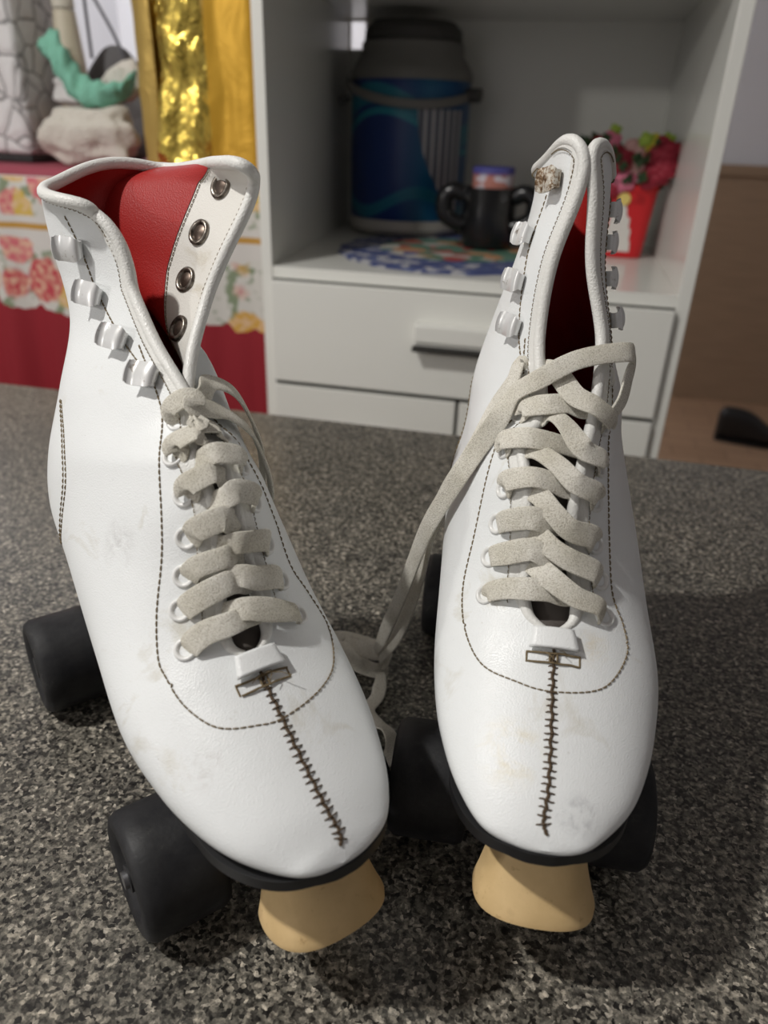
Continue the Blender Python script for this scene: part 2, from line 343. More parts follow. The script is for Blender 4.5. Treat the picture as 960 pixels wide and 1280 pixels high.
    mb = MB().tube(pts, rad, 12); mb.build('binding', M['binding'], root)
    # flat seam allowance of the binding, just below the roll
    mb = MB()
    for sd in (-1, 1):
        Pv = []; c1_ = B.corner[sd][0]; tt = np.linspace(8.5, c1_+.2, 90)
        lo, hi = [], []
        for t in tt:
            for h, v in ((.0001, .0), (.0009, .012), (.0009, .052), (.0, .060)): tq = max(.12, min(1, (8.55-t)/.9)); Pv.append(B.S(t, v*tq, sd, h*tq)[0])
        for v in np.linspace(.0, 1, 60)[1:]:
            t0 = float(B.tstart(v, sd)); 
            for h, dt in ((.0001, 0), (.0009, .02), (.0009, .17), (.0, .20)):
                vb = max(v, .03+dt*.3*(1 if v < .3 else 0)); Pv.append(B.S(max(t0, float(B.tstart(vb, sd)))+dt, vb, sd, h)[0])
        n = len(Pv)//4
        mb.add(Pv, [(i*4+j, i*4+j+1, (i+1)*4+j+1, (i+1)*4+j)[::sd] for i in range(n-1) for j in range(3)])
    mb.build('binding_strip', M['binding'], root)
    # ---- stitching
    def dashes(mb, P, Nn, L=.0021, gap=.0006, r=.00034):
        P = np.asarray(P); l = np.r_[0, np.cumsum(np.linalg.norm(np.diff(P, axis=0), axis=1))]; s = 0
        while s+L < l[-1]:
            q = [np.array([np.interp(s+L*f, l, P[:, c]) for c in range(3)]) for f in (0, .5, 1)]; nn = np.array([np.interp(s+L/2, l, Nn[:, c]) for c in range(3)])
            q[0] -= nn*.0002; q[2] -= nn*.0002; q[1] += nn*.00015
            mb.tube(q, r, 5); s += L+gap
    def surfline(tv_, n=14, h=.0002):
        """tv_: list of (t, v*side)"""
        A = crs(tv_, n); sd = np.where(A[:, 1] < 0, -1, 1); P, Nn = B.S(A[:, 0], np.abs(A[:, 1]), sd, h+0*A[:, 0]); return P, Nn
    def stitch(name, tvl, h=.0002, L=.0021, gap=.0006, r=.00034, n=14):
        mb = MB(); P, Nn = surfline(tvl, n, h); dashes(mb, P, Nn, L, gap, r); return mb.build(name, M['thread'], root)
    if k == 0: VL = [(3.0, -.095), (3.5, -.11)]+[(3.935,-0.1156),(3.997,-0.118),(4.062,-0.1192),(4.126,-0.12),(4.191,-0.1204),(4.25,-0.1204),(4.312,-0.1204),(4.373,-0.12),(4.438,-0.1196),(4.503,-0.1188),(4.574,-0.118),(4.647,-0.1172),(4.724,-0.1164),(4.809,-0.1156),(4.894,-0.1156),(4.974,-0.1164),(5.029,-0.1188),(5.085,-0.1226),(5.147,-0.1262),(5.209,-0.1293),(5.277,-0.1325),(5.344,-0.1351),(5.415,-0.1379),(5.485,-0.1403),(5.556,-0.1422),(5.626,-0.1442),(5.697,-0.1458),(5.762,-0.147),(5.829,-0.1484),(5.891,-0.1496),(5.95,-0.1508),(6.006,-0.1516),(6.059,-0.1528),(6.112,-0.1535),(6.176,-0.1547),(6.235,-0.1555),(6.291,-0.1558),(6.344,-0.1567),(6.394,-0.157),(6.444,-0.1575),(6.491,-0.1578),(6.538,-0.1587),(6.588,-0.1595),(6.641,-0.1601),(6.694,-0.1613),(6.75,-0.1625),(6.8,-0.1633),(6.847,-0.1649),(6.897,-0.1663),(6.947,-0.168),(6.997,-0.1696),(7.05,-0.1716),(7.1,-0.1738),(7.153,-0.1758),(7.203,-0.1782),(7.253,-0.1805),(7.303,-0.1825),(7.35,-0.1847),(7.4,-0.1867),(7.444,-0.1887),(7.491,-0.1905),(7.535,-0.1925),(7.579,-0.1942),(7.629,-0.1958),(7.679,-0.1972),(7.732,-0.1988),(7.782,-0.2),(7.832,-0.2016),(7.885,-0.2028),(7.935,-0.2039),(7.985,-0.2047),(8.035,-0.2059),(8.082,-0.2071),(8.126,-0.2083),(8.171,-0.2091),(8.209,-0.2101),(8.25,-0.2113),(8.318,-0.2129),(8.371,-0.2137),(8.418,-0.2145),(8.459,-0.2145),(8.503,-0.2149),(8.553,-0.2163),(8.609,-0.22),(8.656,-0.2258),(8.706,-0.2371),(8.762,-0.2492),(8.818,-0.2472),(8.876,-0.245),(8.932,-0.2426),(8.991,-0.2399),(9.047,-0.2375),(9.106,-0.2347),(9.159,-0.2317),(9.218,-0.2281),(9.274,-0.2246),(9.332,-0.2208),(9.391,-0.2167),(9.447,-0.2125),(9.503,-0.2087),(9.556,-0.2043),(9.603,-0.2004),(9.65,-0.1962),(9.703,-0.1905),(9.75,-0.1847),(9.791,-0.1789),(9.829,-0.1726),(9.862,-0.1657),(9.894,-0.1583),(9.926,-0.15),(9.953,-0.1426),(9.976,-0.1347),(10.0,-0.1262),(10.021,-0.1176),(10.041,-0.1083),(10.059,-0.0996),(10.079,-0.0907),(10.094,-0.082),(10.112,-0.073),(10.129,-0.0641),(10.147,-0.0559),(10.162,-0.0476),(10.174,-0.0387),(10.182,-0.0292),(10.185,-0.0192),(10.185,-0.0086),(10.182,-0.0),(10.174,0.0097),(10.165,0.0196),(10.156,0.0301),(10.141,0.041),(10.126,0.052),(10.109,0.0629),(10.091,0.0738),(10.071,0.0847),(10.05,0.095),(10.026,0.1059),(10.0,0.118),(9.968,0.13),(9.938,0.1422),(9.903,0.1542),(9.865,0.166),(9.829,0.1774),(9.788,0.1887),(9.747,0.2),(9.697,0.2125),(9.644,0.225),(9.591,0.2371),(9.535,0.2484),(9.474,0.2593),(9.406,0.2699),(9.329,0.2812),(9.271,0.2889),(9.212,0.2972),(9.15,0.3054),(9.088,0.3133),(9.024,0.3218),(8.959,0.3301),(8.894,0.3383),(8.832,0.3462),(8.771,0.3531),(8.709,0.3484),(8.656,0.3395),(8.606,0.3347),(8.553,0.3297),(8.503,0.3238),(8.45,0.3176),(8.397,0.3109),(8.341,0.3043),(8.288,0.2972),(8.232,0.2902),(8.179,0.2839),(8.126,0.2781),(8.074,0.2727),(8.021,0.2677),(7.962,0.2611),(7.909,0.2548),(7.856,0.2474),(7.803,0.2403),(7.75,0.2329),(7.7,0.2266),(7.647,0.2203),(7.591,0.2147),(7.535,0.2105),(7.479,0.2073),(7.426,0.2049),(7.371,0.204),(7.309,0.2028),(7.25,0.2031),(7.185,0.2027),(7.124,0.2036),(7.062,0.2044),(7.006,0.2059),(6.95,0.2067),(6.903,0.2083),(6.862,0.2091),(6.829,0.2107)]+[(6.3, .195), (5.4, .17), (4.4, .14), (3.3, .11)]
    else: VL = [(3.0, -.095), (3.8, -.10), (4.5, -.107)]+[(5.0,-0.1105),(5.041,-0.1129),(5.088,-0.116),(5.144,-0.12),(5.206,-0.1246),(5.273,-0.1293),(5.347,-0.1347),(5.426,-0.1406),(5.512,-0.1466),(5.597,-0.152),(5.688,-0.1575),(5.779,-0.1621),(5.865,-0.1665),(5.924,-0.1692),(5.982,-0.1714),(6.044,-0.1742),(6.106,-0.1766),(6.168,-0.179),(6.235,-0.1817),(6.3,-0.1841),(6.365,-0.1867),(6.432,-0.1895),(6.497,-0.1918),(6.565,-0.1946),(6.632,-0.1972),(6.697,-0.1996),(6.762,-0.202),(6.826,-0.2043),(6.888,-0.2067),(6.95,-0.2087),(7.009,-0.2109),(7.065,-0.2129),(7.124,-0.2149),(7.185,-0.2172),(7.247,-0.22),(7.306,-0.2226),(7.362,-0.225),(7.421,-0.2278),(7.476,-0.2305),(7.532,-0.2329),(7.585,-0.2351),(7.638,-0.2375),(7.691,-0.2399),(7.744,-0.2418),(7.797,-0.2438),(7.847,-0.245),(7.897,-0.2462),(7.947,-0.2472),(7.997,-0.2484),(8.056,-0.2496),(8.118,-0.2508),(8.179,-0.2519),(8.238,-0.2535),(8.297,-0.2551),(8.353,-0.2571),(8.412,-0.2595),(8.468,-0.2625),(8.524,-0.2669),(8.579,-0.2734),(8.635,-0.2858),(8.691,-0.2969),(8.744,-0.2933),(8.803,-0.2895),(8.868,-0.2851),(8.929,-0.2804),(8.994,-0.2754),(9.056,-0.2699),(9.121,-0.2645),(9.182,-0.2587),(9.244,-0.2524),(9.303,-0.2458),(9.359,-0.2391),(9.415,-0.2317),(9.465,-0.2242),(9.512,-0.216),(9.556,-0.2071),(9.597,-0.1976),(9.635,-0.1879),(9.668,-0.1778),(9.7,-0.1676),(9.726,-0.1575),(9.753,-0.1472),(9.779,-0.1371),(9.803,-0.1274),(9.824,-0.1184),(9.847,-0.1091),(9.871,-0.0992),(9.894,-0.0899),(9.915,-0.0813),(9.935,-0.0722),(9.95,-0.0633),(9.965,-0.0542),(9.976,-0.045),(9.985,-0.0351),(9.991,-0.025),(9.997,-0.0145),(9.994,0.0039),(9.991,0.0141),(9.985,0.0246),(9.979,0.0351),(9.971,0.0462),(9.959,0.0571),(9.947,0.0676),(9.932,0.0782),(9.915,0.0883),(9.9,0.098),(9.879,0.1071),(9.862,0.1153),(9.829,0.1278),(9.794,0.1391),(9.756,0.1492),(9.715,0.1583),(9.671,0.1668),(9.618,0.175),(9.562,0.1829),(9.5,0.1903),(9.441,0.197),(9.377,0.2039),(9.306,0.2105),(9.235,0.2175),(9.162,0.2242),(9.088,0.2308),(9.018,0.2367),(8.95,0.2426),(8.888,0.2474),(8.823,0.2516),(8.762,0.2543),(8.703,0.2559),(8.644,0.246),(8.588,0.2265),(8.529,0.2147),(8.474,0.2059),(8.415,0.198),(8.353,0.1913),(8.3,0.1867),(8.253,0.1817),(8.209,0.1766),(8.165,0.1714),(8.118,0.1663),(8.068,0.1613),(8.018,0.1567),(7.962,0.1527),(7.903,0.1496),(7.838,0.1476),(7.768,0.1468),(7.721,0.1468),(7.674,0.1472),(7.621,0.148),(7.568,0.1488),(7.509,0.15),(7.45,0.1512),(7.388,0.1524),(7.326,0.1538),(7.262,0.155),(7.2,0.1567),(7.135,0.1578),(7.071,0.1587),(7.009,0.1597),(6.947,0.1601),(6.891,0.1609),(6.835,0.1609),(6.785,0.1613),(6.741,0.1613),(6.703,0.1613),(6.671,0.1609)]+[(6.1, .158), (5.2, .145), (4.2, .125), (3.0, .105)]
    stitch('vamp_stitching', VL, n=3)
    HV = ((1.0, .27), (1.7, .262), (2.5, .225), (3.0, .172), (3.4, .115)) if k == 0 else ((1.0, .265), (1.65, .25), (2.3, .195), (2.9, .15), (3.3, .115))
    for sd in (-1, 1):
        stitch('hook_line_stitching', [(t, sd*v) for t, v in HV])
        ch, cw = B.corner[sd]; stitch('edge_stitching', [(float(B.tstart(v, sd))+.22, sd*max(v, .057)) for v in (cw*.95, cw*.7, cw*.45, cw*.25, cw*.12)]+[(t, sd*.057) for t in np.linspace(ch+.25, 8.2, 16)], .0011, .0016, .0005, .00022)
        stitch('collar_stitching', [(.22, sd*v) for v in (.98, .8, .65, max(.5, cw*.97))], .0012, .0016, .0005, .00025)
        for dv in (0, .014):
            stitch('heel_stitching', [(4.112, sd*(.527+dv)), (4.559, sd*(.4734+dv)), (5.082, sd*(.450+dv)), (5.7, sd*(.4617+dv)), (6.347, sd*(.5214+dv)), (6.797, sd*(.625+dv))])
    for sd, ff in ((-1, fl), (1, fr)):   # stitches on the inside band
        for fa in (.93, .16):
            mb = MB(); tt = np.linspace(.3 if fa > .5 else 1., 3.6, 60); vv_ = ff(tt)*fa; tt = np.maximum(tt, B.tstart(vv_, sd)+.12)
            P, Nn = B.S(tt, vv_, sd, -.0026+0*tt); dashes(mb, P, -Nn, .0018, .0005, .00022); mb.build('facing_stitching', M['thread'], root)
    # ---- toe seam: a sewn butt joint with cross stitches
    ts = np.linspace(B.tv+.42, 13.85, 70); P, Nn = B.S(ts, .012+0*ts, 1, .0001+0*ts); P2, N2 = B.S(ts, .012+0*ts, -1, .0001+0*ts); P = (P+P2)/2; Nn = Nn+N2; Nn /= np.linalg.norm(Nn, axis=1)[:, None]
    mb = MB(); lat = np.array([1., 0, 0])
    q = P.copy(); q[:, 0] += .0007*np.sin(np.arange(70)*1.3)*.5; mb.tube(q, .00065, 6)
    l = np.r_[0, np.cumsum(np.linalg.norm(np.diff(P, axis=0), axis=1))]
    for i, s_ in enumerate(np.arange(.002, l[-1]-.001, .0027)):
        c = np.array([np.interp(s_, l, P[:, j]) for j in range(3)]); n = np.array([np.interp(s_, l, Nn[:, j]) for j in range(3)]); w = (.0016+.0011*min(1, i/12))+.0005*random.random()
        tdir = np.array([np.interp(s_+.001, l, P[:, j]) for j in range(3)])-c; tdir /= np.linalg.norm(tdir); x = np.cross(tdir, n)
        off = tdir*.0006*(random.random()-.3)
        mb.tube([c-x*w-n*.0006, c-x*w*.5+n*.0004+off, c+n*.0009, c+x*w*.5+n*.0004-off, c+x*w-n*.0006], .00032, 5)
    mb.build('toe_seam', M['dark_thread'], root)
    # ---- throat tab and its bar tacks
    def patch(name, t0, t1, w0, w1, h, m, th=.0012):
        mb = MB(); nt, nx = 10, 9; V_ = []
        for i in range(nt):
            u = i/(nt-1); t = t0+(t1-t0)*u; w = w0+(w1-w0)*u
            pr, n1 = B.S(t, .012, 1, 0.); pl, n2 = B.S(t, .012, -1, 0.); n = n1+n2; n /= np.linalg.norm(n)
            if t < B.tv: pr, n1 = B.S(t, 0., 1, 0.); pl, n2 = B.S(t, 0., -1, 0.)
            c = (pr+pl)/2
            for j in range(nx):
                x = (j/(nx-1)*2-1)*w
                # ride over the surface
                V_.append(c+np.array([x, 0, 0])+n*(h-abs(x)**2*14)+np.array([0, 0, 0]))
        F_ = [(i*nx+j, i*nx+j+1, (i+1)*nx+j+1, (i+1)*nx+j) for i in range(nt-1) for j in range(nx-1)]
        mb.add(V_, F_); o = mb.build(name, m, root); s_ = o.modifiers.new('s', 'SOLIDIFY'); s_.thickness = th; s_.offset = -1; return o
    patch('throat_tab', B.tv+.0, B.tv+.44, .0078, .0096, .0021, M['leather'], .0022)
    mb = MB()
    def bar(t, w, r=.0005, cnt=1, hh=.001):
        pr, n1 = B.S(t, .012, 1, 0.); pl, n2 = B.S(t, .012, -1, 0.); n = n1+n2; n /= np.linalg.norm(n); c = (pr+pl)/2
        mb.tube([c+np.array([x*w, 0, 0])+n*(hh-14*(x*w)**2)+np.array([0, random.uniform(-.0004, .0004), 0]) for x in np.linspace(-1, 1, 7)], r, 6); return c, n
    bar(B.tv+.34, .0075, .0003, hh=.0024); bar(B.tv+.39, .0072, .0003, hh=.0024)
    c0, n0 = bar(B.tv+.52, .0108, .00045); c1, n1 = bar(B.tv+.74, .0100, .00045)
    for sg in (-1, 1):
        for w in (.0105, .0015): mb.tube([c0+np.array([sg*w, 0, 0])+n0*(.0006-14*w*w), c1+np.array([sg*w, 0, 0])+n1*(.0006-14*w*w)], .00045, 6)
    for i in range(5):
        q0 = c0+n0*.0014+np.array([random.uniform(-.006, .006), 0, 0]); dv = np.array([random.uniform(-.007, .007), random.uniform(-.006, .003), 0]); mb.tube([q0, q0+dv*.5+n0*.0015, q0+dv+n0*.0002], .00018, 4)
    mb.build('bar_tack', M['thread'], root)
    # ---- eyelets
    if k == 0:
        tl_ = [8.235, 7.588, 7.068, 6.453, 5.691, 4.859, 4.05]; vl_ = [.122, .122, .102, .089, .078, .07, .07]
        tr_ = [8.318, 7.615, 6.932, 6.138, 5.365, 4.6, 3.9]; vr_ = [.145, .12, .10, .09, .09, .085, .08]
    else:
        tl_ = [8.047, 7.379, 6.765, 6.076, 5.238, 4.2, 3.40]; vl_ = [.1438, .138, .117, .09, .075, .08, .09]
        tr_ = [8.212, 7.553, 6.929, 6.162, 5.471, 4.5, 3.55]; vr_ = [.105, .10, .0925, .092, .09, .085, .085]
    def frame(t, v, sd):
        p, n = B.S(t, v, sd, 0.); e = B.P(t, max(v-.04, 0), sd)-p; e = e-n*(e@n); e /= np.linalg.norm(e); return p, n, e, np.cross(n, e)
    for tt_, vv_, sd in ((tl_, vl_, -1), (tr_, vr_, 1)):
        for t, v in zip(tt_, vv_):
            p, n, e, b = frame(t, v, sd); mb = MB(); nn = 22
            prof = [(.0047, -.0002), (.0046, .0007), (.0040, .0012), (.0032, .0010), (.0026, .0002), (.0024, -.0015)]
            mb.lathe(prof, nn, lambda q: p+e*q[0]+b*q[1]+n*q[2], cap=False); mb.lathe([(.0024, -.0004), (.0001, -.0004)], nn, lambda q: p+e*q[0]+b*q[1]+n*q[2], cap=False)
            o = mkobj('eyelet', mb.V, mb.F, M['eyelet'], root, mats=[M['eyelet'], M['rubber']], fm=[0]*(5*nn)+[1]*nn)
    # ---- speed hooks
    def hook(t, v, sd, m):
        p, n, e, b = frame(t, v, sd); a = -e    # a: away from the throat
        W = .0053; prof = [(-.0030, .0002), (.0010, .0003), (.0034, .0006), (.0044, .0018), (.0046, .0034), (.0038, .0048), (.0018, .0055), (-.0010, .0054), (-.0034, .0052), (-.0050, .0060), (-.0056, .0072)]
        prof = crs(prof, 5)*np.array([1.18, 1.12]); mb = MB(); nx = 9; th = .0009; V_ = []
        # curl opens away from the throat: flip so the bend faces it
        nrm = np.gradient(prof, axis=0); nrm = np.stack([-nrm[:, 1], nrm[:, 0]], 1); nrm /= np.linalg.norm(nrm, axis=1)[:, None]
        K = len(prof)
        for lay in (0, 1):
            for i, (x, y) in enumerate(prof):
                u = i/(K-1); wid = W*(.66+.34*min(1, max(0, (u-.38)/.18))**.7); wid *= math.sqrt(max(.8, 1-max(0, (u-.9)/.1)**2))
                for j in range(nx):
                    s_ = j/(nx-1)*2-1; cup = -.0009*s_*s_*min(1, max(0, (u-.45)/.2))
                    X = x+nrm[i, 0]*th*lay; Y = y+nrm[i, 1]*th*lay+cup
                    V_.append(p-a*X+n*(Y+.0002)+b*s_*wid)
        F_ = []; o0 = K*nx
        for i in range(K-1):
            for j in range(nx-1):
                F_.append((i*nx+j, i*nx+j+1, (i+1)*nx+j+1, (i+1)*nx+j)); F_.append((o0+i*nx+j, o0+(i+1)*nx+j, o0+(i+1)*nx+j+1, o0+i*nx+j+1))
            for j in (0, nx-1): F_.append((i*nx+j, (i+1)*nx+j, o0+(i+1)*nx+j, o0+i*nx+j))
        for i in (0, K-1):
            for j in range(nx-1): F_.append((i*nx+j, i*nx+j+1, o0+i*nx+j+1, o0+i*nx+j))
        mb.add(V_, F_); return mb.build('lace_hook', m, root, angle=50)
    if k == 0: HL = [(1.697, .280), (2.45, .2466), (3.0, .1829), (3.444, .1145)]; HR = [(1.0, .1758), (1.732, .1758), (2.279, .16), (2.791, .155)]
    else: HL = [(.80, .175), (1.65, .275), (2.297, .2105), (2.888, .165)]; HR = [(1.1, .44), (1.656, .42), (2.221, .36), (2.797, .25)]
    for i, (t, v) in enumerate(HL):
        o = hook(t, v, -1, M['rust_hook'] if (k == 1 and i < 1) else M['hook'])
        if k == 1 and i < 1: o['label'] = 'topmost hook, chipped and rusted'
    for t, v in HR: hook(t, v, 1, M['hook'])
    # hook rivets seen on the inside of the flap
    RI = [(1.02, .170), (1.70, .176), (2.265, .158), (2.80, .1545), (3.5, .17)] if k == 0 else [(1.1, .085), (1.656, .085), (2.221, .085), (2.8, .085)]
    for t, v in RI:
        p, n, e, b = frame(t, v, 1); p = p-n*.0024; n = -n; mb = MB(); nn = 22
        mb.lathe([(.0058, .0001), (.0056, .0010), (.0047, .0016), (.0038, .0011), (.0034, .0004)], nn, lambda q: p+e*q[0]+b*q[1]*1.05+n*q[2], cap=False)
        mb.lathe([(.0034, .0004), (.0024, .0008), (.0001, .0010)], nn, lambda q: p+e*q[0]+b*q[1]*1.05+n*q[2], cap=False)
        mkobj('rivet', mb.V, mb.F, M['ring'], root, mats=[M['ring'], M['ring_core']], fm=[0]*(4*nn)+[1]*(2*nn))
    return B, (tl_, vl_, tr_, vr_)

def make_laces(k, B, E, root):
    tl_, vl_, tr_, vr_ = E; mb = MB(); W = .0094; th = .0017
    def run(way, w=W, tw=None):
        """way: (t, x, h) or ('p', (x,y,z), (nx,ny,nz)) in skate space"""
        P = []; Nn = []
        for q in way:
            if q[0] == 'p': P.append(np.array(q[1])); Nn.append(np.array(q[2], float))
            else: a, b = B.Q(*q); P.append(a); Nn.append(b)
        A = crs(np.array(P), 9); Bn = crs(np.array(Nn), 9)
        L = len(A); u = np.linspace(0, 1, L); ww = w*(1+.07*np.sin(u*random.uniform(5, 11)+random.random()*6))*(.55+.45*np.clip(np.minimum(u, 1-u)*9, 0, 1))
        Bn = Bn+np.stack([.10*np.sin(u*9+random.random()*6), .10*np.sin(u*7+random.random()*6), 0*u], 1); mb.ribbon(A, Bn, ww, th, 14)
    n = len(tl_)-1 if k == 0 else len(tl_)-1
    for i in range(n):
        tL, tR = tl_[i], tr_[i]; xL, xR = 1+vl_[i]*10, 1+vr_[i]*10
        tLn, tRn = tl_[i+1], tr_[i+1]; j = lambda: random.uniform(-.05, .05)
        # strand rising from the left eyelet, passing under the right edge
        run([(tL+.05, -xL+.05, -.0022), (tL-.02, -xL+.22, .0022), (tL-.14, -1.5, .0050), (tL-.22+j(), -.85, .0060), (tL-.20+j(), -.1, .0034), (tL-.18+j(), .5, -.0002), (tL-.25, 1.0, -.0040), (tL-.30, 1.5, -.0048)])
        if k == 0:
            run([(tR+.05, xR-.05, -.0022), (tR-.02, xR-.22, .0022), (tR-.14, 1.5, .0052), (tR-.28+j(), .85, .0066), ((tR+tLn)/2-.05+j(), -.1, .0056), (tLn+.22, -.9, .0012), (tLn+.12, -1.45, -.0042)]); continue
        run([(tR+.05, xR-.05, -.0022), (tR-.02, xR-.22, .0022), (tR-.14, 1.5, .0052), (tR-.32+j(), .85, .0066), ((tR*.38+tLn*.62)+j(), .1, .0058), (tLn+.04, -.50, .0030), (tLn-.10, -.95, -.0030), (tLn-.18, -1.4, -.0046)])
    return mb, run

def to_local(k, p):
    ox, oy, yaw = SK[k]['pose']; c, s = math.cos(yaw), math.sin(yaw); x, y = p[0]-ox, p[1]-oy
    return np.array([x*c+y*s, -x*s+y*c, p[2]])

def make_chassis(k, root):
    # plan outline of the sole taken from the bottom of the boot
    B = Boot(SK[k]); B.fixsign()
    t = np.linspace(5.6, 15, 150)[:, None]; v = np.linspace(.6, 1, 30)[None]
    Pr = B.P(t, v, 1).reshape(-1, 3); Pl = B.P(t, v, -1).reshape(-1, 3); A = np.concatenate([Pr, Pl])
    qq = cr(ST, np.linspace(5.7, 15, 200)); qa = np.maximum.accumulate(qq[:, 2]); fz = lambda f: min(float(np.interp(f, qa, qq[:, 3])), .0862 if f > .2 else 1)
    fe = ST[-1, 2]+.0004; fs = np.concatenate([np.linspace(-.004, .20, 30), .20+(fe-.20)*np.sin(np.linspace(0, 1, 26)[1:]*math.pi/2)])
    hw = [] ; 
    for f in fs:
        m_ = (abs(-A[:, 1]-f) < .003) & (A[:, 2] < fz(f)+(.012 if f > .1 else .02))
        x = A[m_, 0] if m_.any() else np.array([SK[k]['asym'][-1]])
        hw.append((x.min(), x.max()))
    hw = np.array(hw)
    cx = hw.mean(1); w = (hw[:, 1]-hw[:, 0])/2
    for i, f in enumerate(fs):
        if f < .10: w[i] = min(w[i], .029); 
        if f < .03: w[i] = .029*math.sqrt(max(0, 1-((.03-f)/.0345)**2)); cx[i] = 0
        if .1 > f >= .03: cx[i] *= (f-.03)/.07
        if .10 <= f < .15: w[i] = min(w[i], .029+(w[i]-.029)*(f-.1)/.05)
    w[-1] = .0; w = np.convolve(np.r_[w[0], w, w[-1]], [.2, .6, .2], 'valid'); cx = np.convolve(np.r_[cx[0], cx, cx[-1]], [.25, .5, .25], 'valid')
    w *= np.interp(fs, [0, .14, .20], [.80, .80, .90])
    for _ in range(4): w[1:-1] = np.convolve(w, [.25, .5, .25], 'valid'); cx[1:-1] = np.convolve(cx, [.25, .5, .25], 'valid')
    i0 = int(np.argmin(abs(fs-.205))); f0, w0, c0 = fs[i0], w[i0], cx[i0]; cend = float(SK[k]['asym'][13])
    for i in range(i0, len(fs)):
        u = (fs[i]-f0)/(fe-f0); w[i] = w0*math.sqrt(max(0, 1-u*u))+(.0005 if u > .99 else 0); cx[i] = c0+(cend-c0)*u
    def slab(name, z0, z1, m, f0=-1, f1=9, grow=0., taper=0.):
        idx = [i for i, f in enumerate(fs) if f0 <= f <= f1]; V = []; F = []
        for i in idx:
            f = fs[i]
            for sx, zf, g in ((-1, z1, 0), (-1, z0, -taper), (1, z0, -taper), (1, z1, 0)):
                V.append((cx[i]+sx*max(.0004, w[i]+grow+g), -f-(grow if i == idx[-1] else 0)+(grow if i == idx[0] else 0), zf(f) if callable(zf) else zf))
        n = len(idx)
        for i in range(n-1):
            for j in range(4): F.append((i*4+j, i*4+(j+1) % 4, (i+1)*4+(j+1) % 4, (i+1)*4+j))
        F.append((3, 2, 1, 0)); F.append(tuple((n-1)*4+j for j in range(4)))
        mb = MB().add(V, F); return mb.build(name, m, root, bev=.0012, seg=2)
    slab('sole', lambda f: fz(f)-.0036, lambda f: fz(f)+.0015, M['rubber'], grow=-.0002)
    slab('heel_block', lambda f: .0685, lambda f: fz(f)-.0036, M['rubber'], -.01, .062, -.001, .002)
    # plate
    mb = MB(); zt = .0685; pl = [(-.004, .018), (.02, .021), (.05, .019), (.10, .014), (.14, .017), (.17, .022), (.20, .023), (.225, .018)]
    V = []; 
    for f, ww in pl:
        for sx, z in ((-1, zt), (-1, zt-.006), (1, zt-.006), (1, zt)): V.append((sx*ww, -f, z))
    F = [(i*4+j, i*4+(j+1) % 4, (i+1)*4+(j+1) % 4, (i+1)*4+j) for i in range(len(pl)-1) for j in range(4)]+[(3, 2, 1, 0), tuple((len(pl)-1)*4+j for j in range(4))]
    mb.add(V, F).build('plate', M['steel'], root, bev=.001)
    for f in (.003, .168):
        mb = MB(); R = .0285; wx = .002 if f < .1 else 0.
        mb.tube([(-.062, -f, R), (.062, -f, R)], .0038, 12)
        mb.tube([(-.022, -f, R), (.022, -f, R)], .0085, 14)
        mb.tube([(0, -f, R), (0, -f-.006, .063)], [.010, .014], 14); mb.tube([(0, -f-.004, .05), (0, -f-.03, .045), (0, -f-.034, .0625)], .005, 10)
        mb.build('truck', M['steel'], root)
        for sx in (-1, 1):
            mb = MB(); r = R-.0003; x0, x1 = .023, .061
            prof = [(.0135, .0285), (.019, .0265), (.0235, .0235), (.0270, .0245), (.0283, .0275), (r, .032), (r, .050), (.0282, .0570), (.0262, .0600), (.0235, .0610), (.0195, .0590), (.0150, .0530), (.0135, .0520)]
            fn = lambda q, wx=wx: (sx*(q[2]+wx), -f+q[0], R+q[1])
            mb.lathe(prof, 64, fn, cap=False); wo = mb.build('wheel', M['wheel'], root, angle=60)
            hb = MB(); hb.lathe([(.001, .030), (.0134, .030), (.0134, .053), (.0105, .0545), (.0080, .0535), (.0078, .0500), (.0060, .0500), (.0060, .0600), (.001, .0605)], 32, fn, cap=False); h_ = hb.build('hub', M['hub'], wo)
    # toe stop: tapered rubber plug tilted forward
    a = math.radians(20); top = np.array([.000, -.2150, .0655]); ax = np.array([0, -math.sin(a), -math.cos(a)]); sx = np.array([1., 0, 0]); sy = np.cross(ax, sx)
    prof = [(.004, -.002), (.0175, -.001), (.0185, .001), (.0192, .008), (.0208, .017), (.0236, .027), (.0250, .0310), (.0248, .0332), (.0222, .0345), (.002, .0349)]
    cxs = {0: .0015, 1: .0055}[k]
    def fn(q):
        X, Y = q[0], q[1]; r = math.hypot(X, Y); sc_ = 1.0
        if r > .01:  # softly squared outline
            th = math.atan2(Y, X); sc_ = 1/((abs(math.cos(th))**3.2+abs(math.sin(th))**3.2)**(1/3.2)); sc_ = 1+(sc_-1)*.55
        return top+np.array([cxs, 0, 0])+sx*X*sc_+sy*Y*sc_*.92+ax*q[2]
    mb = MB(); mb.lathe(prof, 56, fn, cap=True); mb.build('toe_stop', M['stop'], root, angle=45)['label'] = 'tan rubber toe stop'

